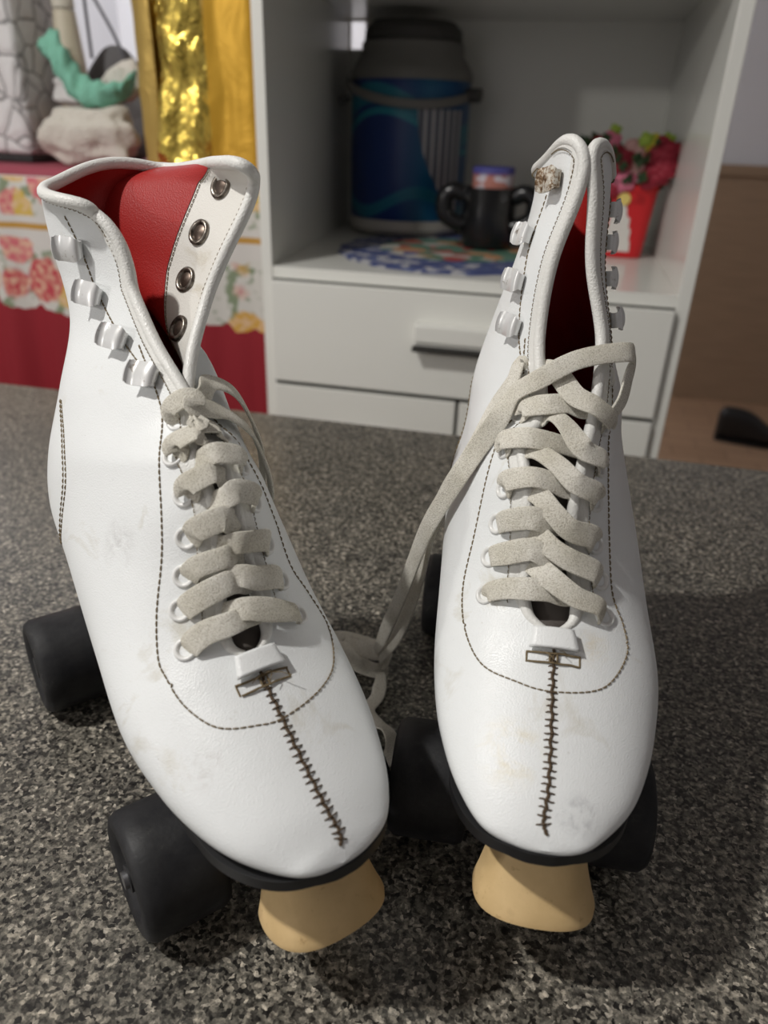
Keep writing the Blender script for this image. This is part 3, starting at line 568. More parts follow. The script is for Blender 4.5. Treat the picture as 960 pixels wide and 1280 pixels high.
roots = []
for k in (0, 1):
    ox, oy, yaw = SK[k]['pose']
    root = empty('roller_skate', (ox, oy, 0), yaw,
                 ('white roller skate with collar spread wide open, showing red lining and brown rivets' if k == 0 else
                  'white roller skate with nearly closed collar and a rusted top hook'), 'roller skate', 'pair of roller skates on the countertop')
    B, E = make_boot(k, root); make_chassis(k, root)
    mb, run = make_laces(k, B, E, root); L = lambda p: to_local(k, p)
    ln = lambda n: to_local(k, np.array(n)+np.array([*SK[k]['pose'][:2], 0]))
    if k == 0:
        # last pass: over the ankle, folded over the right flap and falling behind it
        run([(4.10, -1.75, -.001), (3.95, -1.75, .0045), (3.78, -1.1, .0066), (3.72, 0., .0066), (3.74, 1.0, .0078), (3.95, 1.8, .0062), (4.35, 2.6, .0045), (4.9, 3.4, .0045), (5.5, 4.2, .0048), (6.1, 5.0, .0048), (6.6, 5.7, .004), (6.85, 6.0, .001)])
        run([(3.75, 1.0, -.002), (3.62, 1.7, .0045), (3.75, 2.6, .0065), (4.3, 3.5, .0075), (4.95, 4.3, .0075), (5.6, 5.1, .0075), (6.2, 5.8, .0060), (6.6, 6.2, .002)])
    else:
        run([(4.35, 1.75, .001), (4.0, 1.95, .0055), (3.62, 2.15, .0075), (3.35, 2.05, .0100), (3.24, 1.2, .0100), (3.35, .2, .0085), (3.55, -1.0, .0090), (3.85, -1.9, .0070),
             ('p', L((.050, .3165, .200)), ln((-.5, -.85, .2))), ('p', L((.042, .3175, .185)), ln((-.7, -.7, .2))), ('p', L((.0335, .318, .168)), ln((-.8, -.6, .1))), ('p', L((.0225, .325, .140)), ln((-.8, -.6, .1))),
             ('p', L((.0165, .338, .110)), ln((-.75, -.65, .1))), ('p', L((.0110, .350, .080)), ln((-.7, -.7, .1))), ('p', L((.0040, .362, .050)), ln((-.6, -.8, .2))), ('p', L((-.002, .375, .022)), ln((-.5, -.7, .5))), ('p', L((-.010, .386, .008)), ln((-.2, -.5, .8)))])
        run([(3.42, -1.85, -.0015), (3.36, -1.95, .003), (3.65, -2.2, .0048), (4.25, -2.8, .0048), ('p', L((.040, .3215, .180)), ln((-.7, -.7, .1))), ('p', L((.0305, .3235, .160)), ln((-.8, -.6, .1))), ('p', L((.0235, .334, .130)), ln((-.8, -.5, .1))),
             ('p', L((.0215, .346, .100)), ln((-.9, -.4, .1))), ('p', L((.017, .356, .070)), ln((-.8, -.6, .1))), ('p', L((.0095, .364, .040)), ln((-.7, -.7, .2))), ('p', L((.001, .370, .018)), ln((-.5, -.6, .6)))])
        # second last crossing
        # loose bow lying on the counter between the skates
        z = .005
        def gnd(pts): run([('p', L(p), ln(n)) for p, n in pts])
        gnd([((.004, .372, .020), (-.3, -.5, .8)), ((-.006, .376, .020), (0, -.6, .8)), ((-.020, .387, .017), (.1, -.6, .8)), ((-.036, .402, .010), (.2, -.3, 1)), ((-.046, .416, .005), (.1, 0, 1)), ((-.044, .43, .004), (0, 0, 1)), ((-.034, .428, .003), (0, 0, 1))])
        gnd([((.006, .370, .010), (-.2, -.8, .6)), ((-.004, .368, .012), (0, -.9, .4)), ((-.018, .376, .013), (.2, -.8, .5)), ((-.028, .388, .008), (.2, -.4, .8)), ((-.034, .40, .004), (0, 0, 1))])
        gnd([((-.002, .366, .016), (-.6, -.4, .7)), ((-.012, .362, .020), (-.3, -.6, .7)), ((-.022, .372, .024), (.1, -.5, .8)), ((-.030, .388, .020), (.3, -.2, .9)), ((-.020, .398, .016), (.2, .2, 1)), ((-.004, .390, .016), (0, .1, 1)), ((.004, .378, .018), (-.4, -.2, .9)), ((.002, .368, .012), (-.6, -.7, .3))])
        gnd([((.002, .366, .012), (0, -.6, .8)), ((.0, .352, .005), (0, -.3, 1)), ((-.006, .340, .004), (0, 0, 1)), ((.000, .328, .005), (.2, 0, 1)), ((.007, .318, .009), (.5, 0, .9)), ((.0095, .308, .006), (.3, 0, 1)), ((.006, .298, .003), (0, 0, 1))])
    o = mb.build('shoelace', M['lace'], root); roots.append(root)

# ------------------------------------------------------------------ kitchen counter and room (room axes turned 12.5 degrees)
A = math.radians(12.5)
def room_obj(o):
    o.rotation_euler = (0, 0, -A); return o
def rpt(r, d, z=0): return (r*math.cos(A)+d*math.sin(A), -r*math.sin(A)+d*math.cos(A), z)
o = MB().box((-1.9, -.55, -.03), (2.0, .81, 0)).build('countertop', M['granite'], smooth=False, bev=.004); tag(room_obj(o), 'grey speckled granite countertop both roller skates stand on', 'countertop')
o = MB().box((-1.88, -.50, -.9), (1.98, .76, -.03)).build('counter_base', M['lacquer'], smooth=False, bev=.003); tag(room_obj(o), 'white counter base carrying the granite slab', 'counter')
def struct(name, a, b, m): o = MB().box(a, b).build(name, m, smooth=False); return tag(room_obj(o), kind='structure')
X0, X1, Y0, Y1, ZF, ZC = -2.4, 2.1, -1.7, 4.1, -.9, 1.75
struct('floor', (X0-.1, Y0-.1, ZF-.1), (X1+.1, Y1+.1, ZF), M['floor']); struct('ceiling', (X0-.1, Y0-.1, ZC), (X1+.1, Y1+.1, ZC+.1), M['ceil'])
struct('wall_back', (X0-.1, Y1, ZF), (X1+.1, Y1+.1, ZC), M['wall']); struct('wall_front', (X0-.1, Y0-.1, ZF), (X1+.1, Y0, ZC), M['wall'])
struct('wall_left', (X0-.1, Y0, ZF), (X0, Y1, ZC), M['wall']); struct('wall_right', (X1, Y0, ZF), (X1+.1, Y1, ZC), M['wall'])

# low brown panelled headboard against the far wall
hb = empty('headboard', rpt(1.25, 4.07, ZF), -A, 'plain brown wooden headboard standing against the far wall', 'headboard')
MB().box((-.85, -.03, 0), (.85, .025, 1.112)).build('board', M['panel'], hb, smooth=False, bev=.004)
MB().box((-.87, -.045, 1.07), (.87, .028, 1.117)).build('top_rail', M['panel'], hb, smooth=False, bev=.004)

# ---- white cupboard with open niche and drawers
cb = empty('cupboard', rpt(-.145, 1.17, ZF), -A, 'white lacquered cupboard with an open niche above drawers', 'cupboard')
def cbx(name, boxes, m=M['lacquer'], parent=None, bev=.0012):
    mb = MB()
    for a, b in boxes: mb.box((a[0]+.145, a[1]-1.17, a[2]-ZF), (b[0]+.145, b[1]-1.17, b[2]-ZF))
    return mb.build(name, m, parent or cb, smooth=False, bev=bev)
ZT = 1.25; DB = 1.87
mb = MB(); q = lambda r, d, z: (r+.145, d-1.17, z-ZF)
pl = [(-.477, 1.17), (-.459, 1.17), (-.530, DB), (-.549, DB)]
mb.add([q(*p, -.86) for p in pl]+[q(*p, ZT) for p in pl], [(3, 2, 1, 0), (4, 5, 6, 7), (0, 1, 5, 4), (1, 2, 6, 5), (2, 3, 7, 6), (3, 0, 4, 7)]); mb.build('side_panel', M['lacquer'], cb, smooth=False, bev=.001)
cbx('side_panel', [((.168, 1.17, -.86), (.187, DB, ZT))])
cbx('back_panel', [((-.545, DB, -.86), (.187, DB+.008, .470)), ((-.545, DB, .522), (.187, DB+.008, ZT)), ((-.494, DB, .470), (.187, DB+.008, .522)), ((-.545, DB, .470), (-.528, DB+.008, .522))], bev=0)
def trap(name, z0, z1, d0=1.172):
    mb = MB(); p = [(-.4595, d0), (.168, d0), (.168, DB), (-.53, DB)]
    mb.add([q(*a, z0) for a in p]+[q(*a, z1) for a in p], [(3, 2, 1, 0), (4, 5, 6, 7), (0, 1, 5, 4), (1, 2, 6, 5), (2, 3, 7, 6), (3, 0, 4, 7)]); return mb.build(name, M['lacquer'], cb, smooth=False, bev=.001)
trap('shelf', .094, .112); trap('shelf', .525, .545); trap('shelf', ZT-.02, ZT-.001); trap('shelf', -.86, -.84)
cbx('plinth', [((-.46, 1.20, -.9), (.17, 1.85, -.86))], bev=0)
dw = cbx('drawer', [((-.4575, 1.158, -.0735), (.1665, 1.1715, .0915)), ((-.44, 1.1716, -.065), (.15, 1.70, .06))])
cbx('handle', [((-.216, 1.138, .012), (-.074, 1.1575, .018)), ((-.214, 1.134, .018), (-.076, 1.1575, .046))], M['lacquer'], dw, .004)
cbx('handle_shade_strip', [((-.216, 1.131, .004), (-.074, 1.152, .0115))], M['handle_shade'], dw, .001)  # dark strip painted in for the shadow under the handle
for r0, r1 in ((-.4575, -.1435), (-.1375, .1665)):
    d2 = cbx('drawer', [((r0, 1.158, -.27), (r1, 1.1715, -.0815))]); cbx('handle', [(((r0+r1)/2-.06, 1.14, -.19), ((r0+r1)/2+.06, 1.1575, -.16))], M['lacquer'], d2, .003)
for r0, r1 in ((-.4575, -.1435), (-.1375, .1665)):
    d2 = cbx('cupboard_door', [((r0, 1.158, -.85), (r1, 1.1715, -.278))]); cbx('handle', [(((r0+r1)/2-.06, 1.14, -.33), ((r0+r1)/2+.06, 1.1575, -.31))], M['lacquer'], d2, .003)
# ---- blue insulated jug
JR = .122; jx, jd, jz = -.352, 1.71, .1165
jug = empty('insulated_jug', rpt(jx, jd, jz), -A, 'large blue and teal insulated jug with dark grey lid in the cupboard niche', 'jug')
m = M['jug'] = mat('jug_wave_print', (.01, .05, .2), .35); v = coords(m); s3 = sep(m, v)
ang = math_(m, 'ARCTAN2', s3[0], math_(m, 'MULTIPLY', s3[1], -1.)); z_ = s3[2]
def band(c0, amp, fr, ph, wd):
    w = math_(m, 'MULTIPLY_ADD', math_(m, 'SINE', math_(m, 'MULTIPLY_ADD', ang, fr, ph)), amp, c0); d = math_(m, 'ABSOLUTE', math_(m, 'SUBTRACT', z_, w)); return ramp(m, math_(m, 'DIVIDE', d, wd), [(.7, (1, 1, 1)), (1, (0, 0, 0))])
base = ramp(m, math_(m, 'MULTIPLY_ADD', z_, 0, math_(m, 'MULTIPLY_ADD', ang, .35, .45)), [(0, (.004, .022, .13)), (.45, (.004, .03, .16)), (.62, (.005, .10, .22)), (.8, (.01, .07, .20))])
c = mixc(m, band(.225, .035, 1.9, 2.4, .022), base, (.012, .17, .25)); c = mixc(m, band(.195, .035, 1.9, 2.1, .007), c, (.015, .22, .30)); c = mixc(m, band(.065, .02, 3.2, .4, .014), c, (.01, .14, .23))
lk(m, c, bsdf(m).inputs['Base Color'])
M['jug_grey'] = mat('jug_grey', (.17, .165, .155), .5); M['jug_dark'] = mat('jug_dark', (.055, .052, .05), .5); M['silver'] = mat('silver_print', (.42, .42, .46), .35)
MB().lathe([(JR-.001, .030), (JR, .032), (JR, .282), (JR-.001, .285)], 64).build('body', M['jug'], jug)
MB().lathe([(JR-.012, .0), (JR-.004, .004), (JR+.002, .012), (JR+.002, .030)], 64).build('base_band', mat('jug_base', (.42, .40, .37), .5), jug)
MB().lathe([(JR+.002, .285), (JR+.002, .297), (JR-.004, .310), (JR-.018, .330), (JR-.02, .350), (JR-.03, .353)], 64).build('shoulder', M['jug_grey'], jug)
MB().lathe([(JR-.024, .353), (JR-.026, .372), (JR-.04, .386), (.03, .392), (.001, .392)], 64).build('lid', M['jug_dark'], jug)
mb = MB(); th = np.linspace(math.radians(-165), math.radians(-15), 30)  # carry handle swung down across the front
pts = [((JR+.008)*math.cos(a), (JR+.008)*math.sin(a), .272-.028*math.sin((a+math.radians(165))/math.radians(150)*math.pi)+.012*math.cos(a)*-1) for a in th]
mb.ribbon(pts, [(math.cos(a), math.sin(a), 0) for a in th], .017, .006); mb.build('carry_handle', M['jug_grey'], jug)
mb = MB(); mb.tube([((JR+.004)*math.cos(math.radians(-15)), (JR+.004)*math.sin(math.radians(-15)), .262), ((JR+.03)*math.cos(math.radians(-15)), (JR+.03)*math.sin(math.radians(-15)), .262)], .013, 14); mb.build('pivot', M['jug_dark'], jug); MB().tube([(-JR-.003, -.03, .255), (-JR-.022, -.034, .245)], .008, 12).build('pivot', M['jug_dark'], jug)
# silver striped crescent of the print on the right
mb = MB(); V = []; zz = np.linspace(.05, .235, 26)
for i, z in enumerate(zz):
    u = i/25; lo = math.radians(-28-44*math.sin(u*math.pi*.5)**.7); hi = math.radians(-22)
    for j in range(9): a = lo+(hi-lo)*j/8; V.append(((JR+.0012)*math.cos(a), (JR+.0012)*math.sin(a), z))
mb.add(V, [(i*9+j, i*9+j+1, (i+1)*9+j+1, (i+1)*9+j) for i in range(25) for j in range(8)])
mm = M['stripe'] = mat('striped_silver', (.4, .4, .45), .35); vv_ = coords(mm); s4 = sep(mm, vv_); an = math_(mm, 'ARCTAN2', s4[0], math_(mm, 'MULTIPLY', s4[1], -1.))
lk(mm, ramp(mm, math_(mm, 'SINE', math_(mm, 'MULTIPLY', an, 46.)), [(.35, (.11, .12, .16)), (.6, (.46, .45, .46))]), bsdf(mm).inputs['Base Color'])
mb.build('striped_panel', mm, jug)

# ---- round printed doily
m = M['doily'] = mat('doily_print', (.6, .6, .6), .8); v = coords(m); s3 = sep(m, v); rr = math_(m, 'SQRT', math_(m, 'ADD', math_(m, 'MULTIPLY', s3[0], s3[0]), math_(m, 'MULTIPLY', s3[1], s3[1])))
vc = voro(m, v, 26, 'F1', 'Color'); sx = sep(m, vc)
inner = ramp(m, sx[0], [(0, (.09, .20, .14)), (.34, (.36, .06, .05)), (.5, (.5, .48, .44)), (.66, (.12, .24, .18)), (.8, (.50, .26, .13)), (.92, (.09, .11, .28))], 'CONSTANT')
ed = ramp(m, sep(m, voro(m, v, 60, 'F1', 'Color'))[1], [(0, (.06, .08, .21)), (.55, (.12, .15, .30)), (.72, (.45, .45, .48))], 'CONSTANT')
rg = ramp(m, math_(m, 'DIVIDE', rr, .2), [(.74, (0, 0, 0)), (.76, (1, 1, 1))])
lk(m, mixc(m, rg, inner, ed), bsdf(m).inputs['Base Color'])
mb = MB(); n = 72; V = []; prof = [(.0, .0028), (.14, .0028), (.185, .0028), (.197, .002), (.2, 0)]
V = [(0, 0, .0028)]
for r, z in prof[1:]:
    for j in range(n): a = 2*math.pi*j/n; r2 = r*(1+(.015*math.sin(a*18) if r > .15 else 0)); V.append((r2*math.cos(a)*1.12, r2*math.sin(a)*1.35, z))
F = [(0, 1+j, 1+(j+1) % n) for j in range(n)]+[(1+i*n+j, 1+i*n+(j+1) % n, 1+(i+1)*n+(j+1) % n, 1+(i+1)*n+j)[::-1] for i in range(3) for j in range(n)]
o = mb.add(V, F).build('doily', M['doily']); o.location = rpt(-.20, 1.475, .1125); o.rotation_euler = (0, 0, -A); tag(o, 'round blue edged colourful doily under the black mug and the jug', 'doily')

# ---- black two-handled mug and tin
mg = empty('mug', rpt(-.153, 1.52, .116), -A, 'black mug with a handle on each side standing on the doily', 'mug')
M['black_ceramic'] = mat('black_ceramic', (.008, .008, .009), .22)
MB().lathe([(.040, 0), (.047, .004), (.050, .02), (.051, .095), (.052, .107), (.050, .108), (.047, .10), (.046, .012), (.001, .010)], 48).build('body', M['black_ceramic'], mg)
for s in (-1, 1):
    mb = MB(); mb.tube(crs([(s*.046, -.01, .092), (s*.066, -.012, .100), (s*.084, -.014, .088), (s*.083, -.014, .060), (s*.066, -.012, .046), (s*.047, -.01, .040)], 6), .0155, 12); mb.build('handle', M['black_ceramic'], mg)
bead = mat('silver_bead', (.75, .75, .76), .2, 1)
for (x, z) in ((-.036, .092), (.030, .092), (-.075, .060)):
    y = -math.sqrt(max(0, .0525**2-x*x)) if abs(x) < .05 else -.0255
    rr_ = .0045; MB().tube([(x, y, z+rr_*1.3), (x+rr_, y, z), (x, y, z-rr_*1.3), (x-rr_, y, z)], .0008, 6, closed=True).build('silver_diamond', bead, mg)
m = mat('tin_print', (.7, .5, .5), .4); v = coords(m); s3 = sep(m, v)
lk(m, mixc(m, ramp(m, s3[2], [(.117, (1, 1, 1)), (.118, (0, 0, 0))]), (.08, .08, .30), mixc(m, ramp(m, noise(m, v, 35, 2), [(.48, (0, 0, 0)), (.52, (1, 1, 1))]), (.66, .60, .66), (.50, .20, .16))), bsdf(m).inputs['Base Color'])
tn = MB().lathe([(.026, .0), (.030, .002), (.037, .04), (.038, .117), (.0395, .118), (.0395, .128), (.036, .131), (.001, .131)], 40).build('tin', m); tn.location = rpt(-.150, 1.52, .128); tn.rotation_euler = (0, 0, -A); tag(tn, 'small round tin with blue lid and pink print inside the black mug', 'tin')

# ---- red flower pot with artificial flowers
px, pd = .1, 1.56
pot = empty('flower_pot', rpt(px, pd, .1125), -A, 'red flower pot with a white tree motif and artificial flowers', 'flower pot')
pr = empty('x', (0, 0, 0), 0, None, None); bpy.data.objects.remove(pr)
M['red'] = mat('red_pot', (.62, .012, .018), .4)
def sq(q, k=4.):
    th = math.atan2(q[1], q[0]); s = 1/((abs(math.cos(th))**k+abs(math.sin(th))**k)**(1/k)); return (q[0]*s, q[1]*s, q[2])
MB().lathe([(.036, 0), (.0385, .002), (.049, .115), (.051, .117), (.051, .126), (.047, .126), (.045, .11), (.001, .108)], 48, sq).build('pot', M['red'], pot)
mb = MB(); V = []; prof = [(.026, .012), (.024, .03), (.0215, .034), (.0225, .05), (.018, .055), (.018, .07), (.012, .074), (.009, .09), (.003, .097)]
for w, z in prof: y = -(.0385+(z/.115)*.0105)-.0018; V += [(-w-.012, y, z), (w-.012, y, z), (w-.012, y+.003, z), (-w-.012, y+.003, z)]
nn = len(prof); mb.add(V, [(i*4+j, i*4+(j+1) % 4, (i+1)*4+(j+1) % 4, (i+1)*4+j) for i in range(nn-1) for j in range(4)]+[(3, 2, 1, 0), tuple((nn-1)*4+j for j in range(4))]); mb.build('white_tree_motif', mat('felt_white', (.75, .72, .68), .8), pot)
mb = MB(); mb.lathe([(.001, -.0015), (.011, -.0015), (.011, .0015), (.001, .0015)], 20, lambda q: (q[0]-.010, -.0505+q[2], .103+q[1])); mb.build('yellow_star', mat('star_yellow', (.8, .62, .18), .5), pot)
def blob(r, n=3, seed=0, amp=.25, sq_=(1, 1, 1)):
    import bmesh
    bm = bmesh.new(); bmesh.ops.create_icosphere(bm, subdivisions=n, radius=1)
    rs = np.random.RandomState(seed); ph = rs.rand(6)*6
    V = []
    for v_ in bm.verts:
        x, y, z = v_.co; f = 1+amp*(math.sin(3*x+ph[0])*math.sin(4*y+ph[1])+.6*math.sin(7*z+ph[2]+3*x)*math.sin(6*y+ph[3])); V.append((x*f*r*sq_[0], y*f*r*sq_[1], z*f*r*sq_[2]))
    F = [tuple(v_.index for v_ in f.verts) for f in bm.faces]; bm.free(); return V, F
mb = MB(); rs = np.random.RandomState(5)
for i in range(110):   # leaves
    a = rs.rand()*2*math.pi; R = .02+.08*math.sqrt(rs.rand()); c0 = np.array([min(.045, R*math.cos(a)*1.0-.018), R*math.sin(a)*.8, .135+rs.rand()*.075-R*.25]); d_ = np.array([math.cos(a), math.sin(a), .3+rs.rand()]); d_ /= np.linalg.norm(d_); u = np.cross(d_, rs.randn(3)); u /= np.linalg.norm(u); n_ = np.cross(d_, u); Lf = .03; w = .010
    mb.add([c0, c0+d_*Lf*.5+u*w+n_*.002, c0+d_*Lf, c0+d_*Lf*.5-u*w+n_*.002, c0+d_*Lf*.5-n_*.003], [(0, 1, 4), (1, 2, 4), (2, 3, 4), (3, 0, 4)])
mb.build('leaves', mat('leaf_green', (.03, .07, .025), .6), pot)
fl = {'dark_red_flower': (.30, .01, .03), 'pink_flower': (.62, .16, .25), 'pale_pink_flower': (.62, .36, .34), 'yellow_flower': (.55, .5, .04), 'green_bud': (.30, .42, .05)}
FLW = [(-.092, .150, 'pink_flower', .013), (-.068, .178, 'dark_red_flower', .022), (-.070, .146, 'green_bud', .017), (-.050, .195, 'pink_flower', .014), (-.030, .165, 'dark_red_flower', .02), (-.005, .168, 'pale_pink_flower', .027), (-.018, .132, 'pink_flower', .018), (.040, .175, 'dark_red_flower', .026), (.026, .192, 'yellow_flower', .015), (.034, .146, 'dark_red_flower', .022), (.062, .155, 'dark_red_flower', .018), (.008, .200, 'green_bud', .010), (-.035, .120, 'dark_red_flower', .015), (.05, .20, 'green_bud', .01), (-.045, .212, 'green_bud', .009)]
for i, (x, z, nm, r) in enumerate(FLW):
    mb = MB(); y = -.070+.03*rs.rand(); x = min(x, .046); r *= 1.15
    for kx in range(9):   # cupped petals round a heart
        a = kx*2.4; rr_ = r*(.25+.07*kx); V, F = blob(r*.5, 2, kx, .1, (1, .5, .9)); c_, s_ = math.cos(a), math.sin(a)
        mb.add([(x+p[0]+rr_*c_, y+p[1]-r*.3+.04*kx*r, z+p[2]+rr_*s_) for p in V], F)
    mb.build(nm, mat(nm, fl[nm], .6), pot)

# ---- table under a flowered cloth
tb = empty('table', rpt(-1.0, 1.50, ZF), -A, 'small table hidden under the red flowered tablecloth', 'table')
mb = MB().box((-.44, -.27, 1.115), (.50, .27, 1.133)); mb.V = [(x-(y+.285)*.110, y, z) for x, y, z in mb.V]; mb.build('tabletop', M['panel'], tb, smooth=False)
for sx in (-.42, .48):
    for sy in (-.25, .25): MB().box((sx-.02-(sy+.285)*.11, sy-.02, 0), (sx+.02-(sy+.285)*.11, sy+.02, 1.115)).build('leg', M['panel'], tb, smooth=False)
m = M['cloth'] = mat('flower_cloth', (.6, .1, .1), .75); v = coords(m, kind='UV'); s3 = sep(m, v)
zz = s3[1]   # height on the hanging part, metres above world 0
vor = N(m, 'ShaderNodeTexVoronoi'); vor.inputs['Scale'].default_value = 13.5; vor.inputs['Randomness'].default_value = .75
mpv = N(m, 'ShaderNodeMapping'); mpv.inputs['Location'].default_value = (.02, .045, 0); lk(m, v, mpv.inputs['Vector'])
nz = N(m, 'ShaderNodeTexNoise'); nz.inputs['Scale'].default_value = 45; lk(m, v, nz.inputs['Vector'])
va = N(m, 'ShaderNodeVectorMath'); va.operation = 'MULTIPLY_ADD'; va.inputs[1].default_value = (.022, .022, 0); lk(m, nz.outputs[1], va.inputs[0]); lk(m, mpv.outputs[0], va.inputs[2]); lk(m, va.outputs[0], vor.inputs['Vector'])
dist = vor.outputs['Distance']; cc = sep(m, vor.outputs['Color'])
fc = ramp(m, cc[0], [(0, (.50, .05, .07)), (.38, (.60, .33, .04)), (.62, (.62, .14, .17)), (.82, (.62, .42, .07))], 'CONSTANT')
fc = mixc(m, ramp(m, noise(m, v, 75, 3), [(.42, (0, 0, 0)), (.62, (.75,)*3)]), fc, (.74, .52, .36))
fc = mixc(m, ramp(m, dist, [(.0, (1, 1, 1)), (.13, (0, 0, 0))]), fc, (.25, .03, .02))
leaf = mixc(m, ramp(m, noise(m, v, 38, 2), [(.52, (0, 0, 0)), (.60, (1, 1, 1))]), (.62, .60, .56), (.22, .27, .17))
pat = mixc(m, ramp(m, dist, [(.52, (0, 0, 0)), (.58, (1, 1, 1))]), fc, leaf); white = (.64, .61, .58)
wob = math_(m, 'ADD', zz, math_(m, 'MULTIPLY', math_(m, 'SUBTRACT', noise(m, v, 14, 2), .5), .09))
g = lambda lo, hi, src=None: math_(m, 'MULTIPLY', math_(m, 'GREATER_THAN', src or zz, lo), math_(m, 'LESS_THAN', src or zz, hi))
c = mixc(m, g(.004, 9, wob), (.27, .008, .018), white)
c = mixc(m, math_(m, 'MULTIPLY', g(.0, .115, wob), g(-.1, .125)), c, pat)
c = mixc(m, g(.160, .222), c, pat); c = mixc(m, g(.138, .148), c, (.50, .27, .05)); c = mixc(m, g(.224, .6), c, (.33, .06, .09))
lk(m, c, bsdf(m).inputs['Base Color'])
# cloth: top + four hanging sides with folds
loop = []; x0, x1, y0, y1 = -.45, .512, -.285, .285; per = []
def side(a, b, n_): return [(a[0]+(b[0]-a[0])*i/n_, a[1]+(b[1]-a[1])*i/n_) for i in range(n_)]
loop = side((x0, y0), (x1, y0), 90)+side((x1, y0), (x1, y1), 40)+side((x1, y1), (x0, y1), 60)+side((x0, y1), (x0, y0), 40)
n = len(loop); V = []; UV = []; sarc = 0; S_ = []
for i, (x, y) in enumerate(loop): S_.append(sarc); nx_ = loop[(i+1) % n]; sarc += math.hypot(nx_[0]-x, nx_[1]-y)
levels = [(1.1365, -.02), (1.1365, 0.), (1.130, .004), (1.09, .006), (1.02, .008), (.94, .011), (.86, .015), (.76, .019), (.66, .023), (.55, .027)]
for li, (z, off) in enumerate(levels):
    for i, (x, y) in enumerate(loop):
        cx_, cy_ = (x0+x1)/2, (y0+y1)/2; s = S_[i]; wv = .006*math.sin(s*46)+.004*math.sin(s*83+1); k_ = max(0, off)/.027
        nx_ = (1 if x >= x1-1e-6 else -1 if x <= x0+1e-6 else 0); ny_ = (1 if y >= y1-1e-6 else -1 if y <= y0+1e-6 else 0)
        o_ = off+wv*k_*1.6+.0
        if nx_ > 0: o_ = min(o_, .009)
        V.append((x+nx_*o_-(y+.285)*.110, y+ny_*o_, z)); UV.append((s+.03, z+ZF))
F = [(i+li*n, (i+1) % n+li*n, (i+1) % n+(li+1)*n, i+(li+1)*n)[::-1] for li in range(len(levels)-1) for i in range(n)]+[tuple(range(n))]
cl = mkobj('tablecloth', V, F, M['cloth']); uvl = cl.data.uv_layers.new(name='UVMap')
for lp in cl.data.loops: uvl.data[lp.index].uv = UV[lp.vertex_index]
cl.location = rpt(-1.0, 1.50, ZF); cl.rotation_euler = (0, 0, -A); s_ = cl.modifiers.new('s', 'SOLIDIFY'); s_.thickness = .0012; s_.offset = 1
tag(cl, 'red tablecloth with a white border of roses and yellow flowers, hanging over the table', 'tablecloth')
TZ = .2380
# ---- crackled silver-white box bag
m = M['crackle'] = mat('crackled_silver', (.6, .58, .58), .5, .0); v = coords(m, (1, 1, 1)); 
nz = N(m, 'ShaderNodeTexNoise'); nz.inputs['Scale'].default_value = 14; lk(m, v, nz.inputs['Vector']); va = N(m, 'ShaderNodeVectorMath'); va.operation = 'MULTIPLY_ADD'; va.inputs[1].default_value = (.03, .03, .03); lk(m, nz.outputs[1], va.inputs[0]); lk(m, v, va.inputs[2])
e1 = voro(m, va.outputs[0], 25, 'DISTANCE_TO_EDGE'); 
lk(m, ramp(m, e1, [(0, (.20, .19, .19)), (.025, (.30, .29, .29)), (.06, (.66, .64, .64)), (.5, (.74, .73, .73))]), bsdf(m).inputs['Base Color']); bump(m, ramp(m, e1, [(0, (0, 0, 0)), (.25, (1, 1, 1))]), .6, .004)
bx_ = empty('storage_box', rpt(-1.10, 1.385, TZ+.001), -A, 'silver white box with crackled quilted surface and black base at the left edge', 'box')
MB().box((-.16, -.07, .012), (.125, .07, .36)).build('body', M['crackle'], bx_, bev=.012, seg=4); MB().box((-.155, -.066, 0), (.120, .066, .0125)).build('base', mat('black_base', (.015, .015, .015), .5), bx_, smooth=False, bev=.002)
# ---- cream bottle, grey pouch with cord, white and green cloths
bt = empty('bottle', rpt(-.925, 1.40, TZ+.001), -A, 'tall cream coloured bottle between the crackled box and the green cloth', 'bottle')
MB().lathe([(.022, 0), (.026, .004), (.026, .15), (.0245, .175), (.0215, .215), (.019, .245), (.001, .247)], 32).build('body', mat('cream_plastic', (.60, .54, .42), .4), bt)
MB().lathe([(.0185, .2475), (.0195, .25), (.0185, .285), (.015, .292), (.001, .293)], 28).build('cap', mat('cream_cap', (.68, .64, .55), .4), bt)
pc = empty('pouch', rpt(-.895, 1.50, TZ+.001), -A, 'dark grey pouch with a thin cord behind the cloth bundle', 'pouch')
mb = MB(); V, F = blob(1, 4, 3, .05); mb.add([(p[0]*.085*(1-.35*max(0, p[2])), p[1]*.04, .10+p[2]*.10) for p in V], F); mb.build('body', mat('grey_felt', (.16, .155, .16), .9), pc)
mb = MB(); mb.tube(crs([(.045, -.02, .150), (.02, -.03, .22), (-.02, -.03, .29), (-.04, -.02, .33), (-.05, 0, .30), (-.055, .01, .18)], 8), .0032, 8); mb.build('cord', mat('grey_cord', (.14, .14, .16), .8), pc)
def crumple(name, c_, dims, col, seed, lab, cat, n=5):
    V, F = blob(1, n, seed, .10); rs = np.random.RandomState(seed); K = rs.randn(10, 3)*4.5; ph = rs.rand(10)*6; out = []
    for p in V:
        p = np.array(p); f = 1+sum(.035*math.sin(K[i]@p*1.0+ph[i]) for i in range(10)); s_ = np.sign(p)*np.abs(p)**.75
        out.append((s_[0]*f*dims[0], s_[1]*f*dims[1], max(-dims[2]*.98, s_[2]*f*dims[2])+dims[2]))
    o = MB().add(out, F).build(name, mat(name+'_fabric', col, .9), angle=180); o.location = c_; o.rotation_euler = (0, 0, -A); tag(o, lab, cat); mm = o.data.materials[0]; bump(mm, noise(mm, coords(mm), 55, 4, .6, 1.), .9, .006); return o
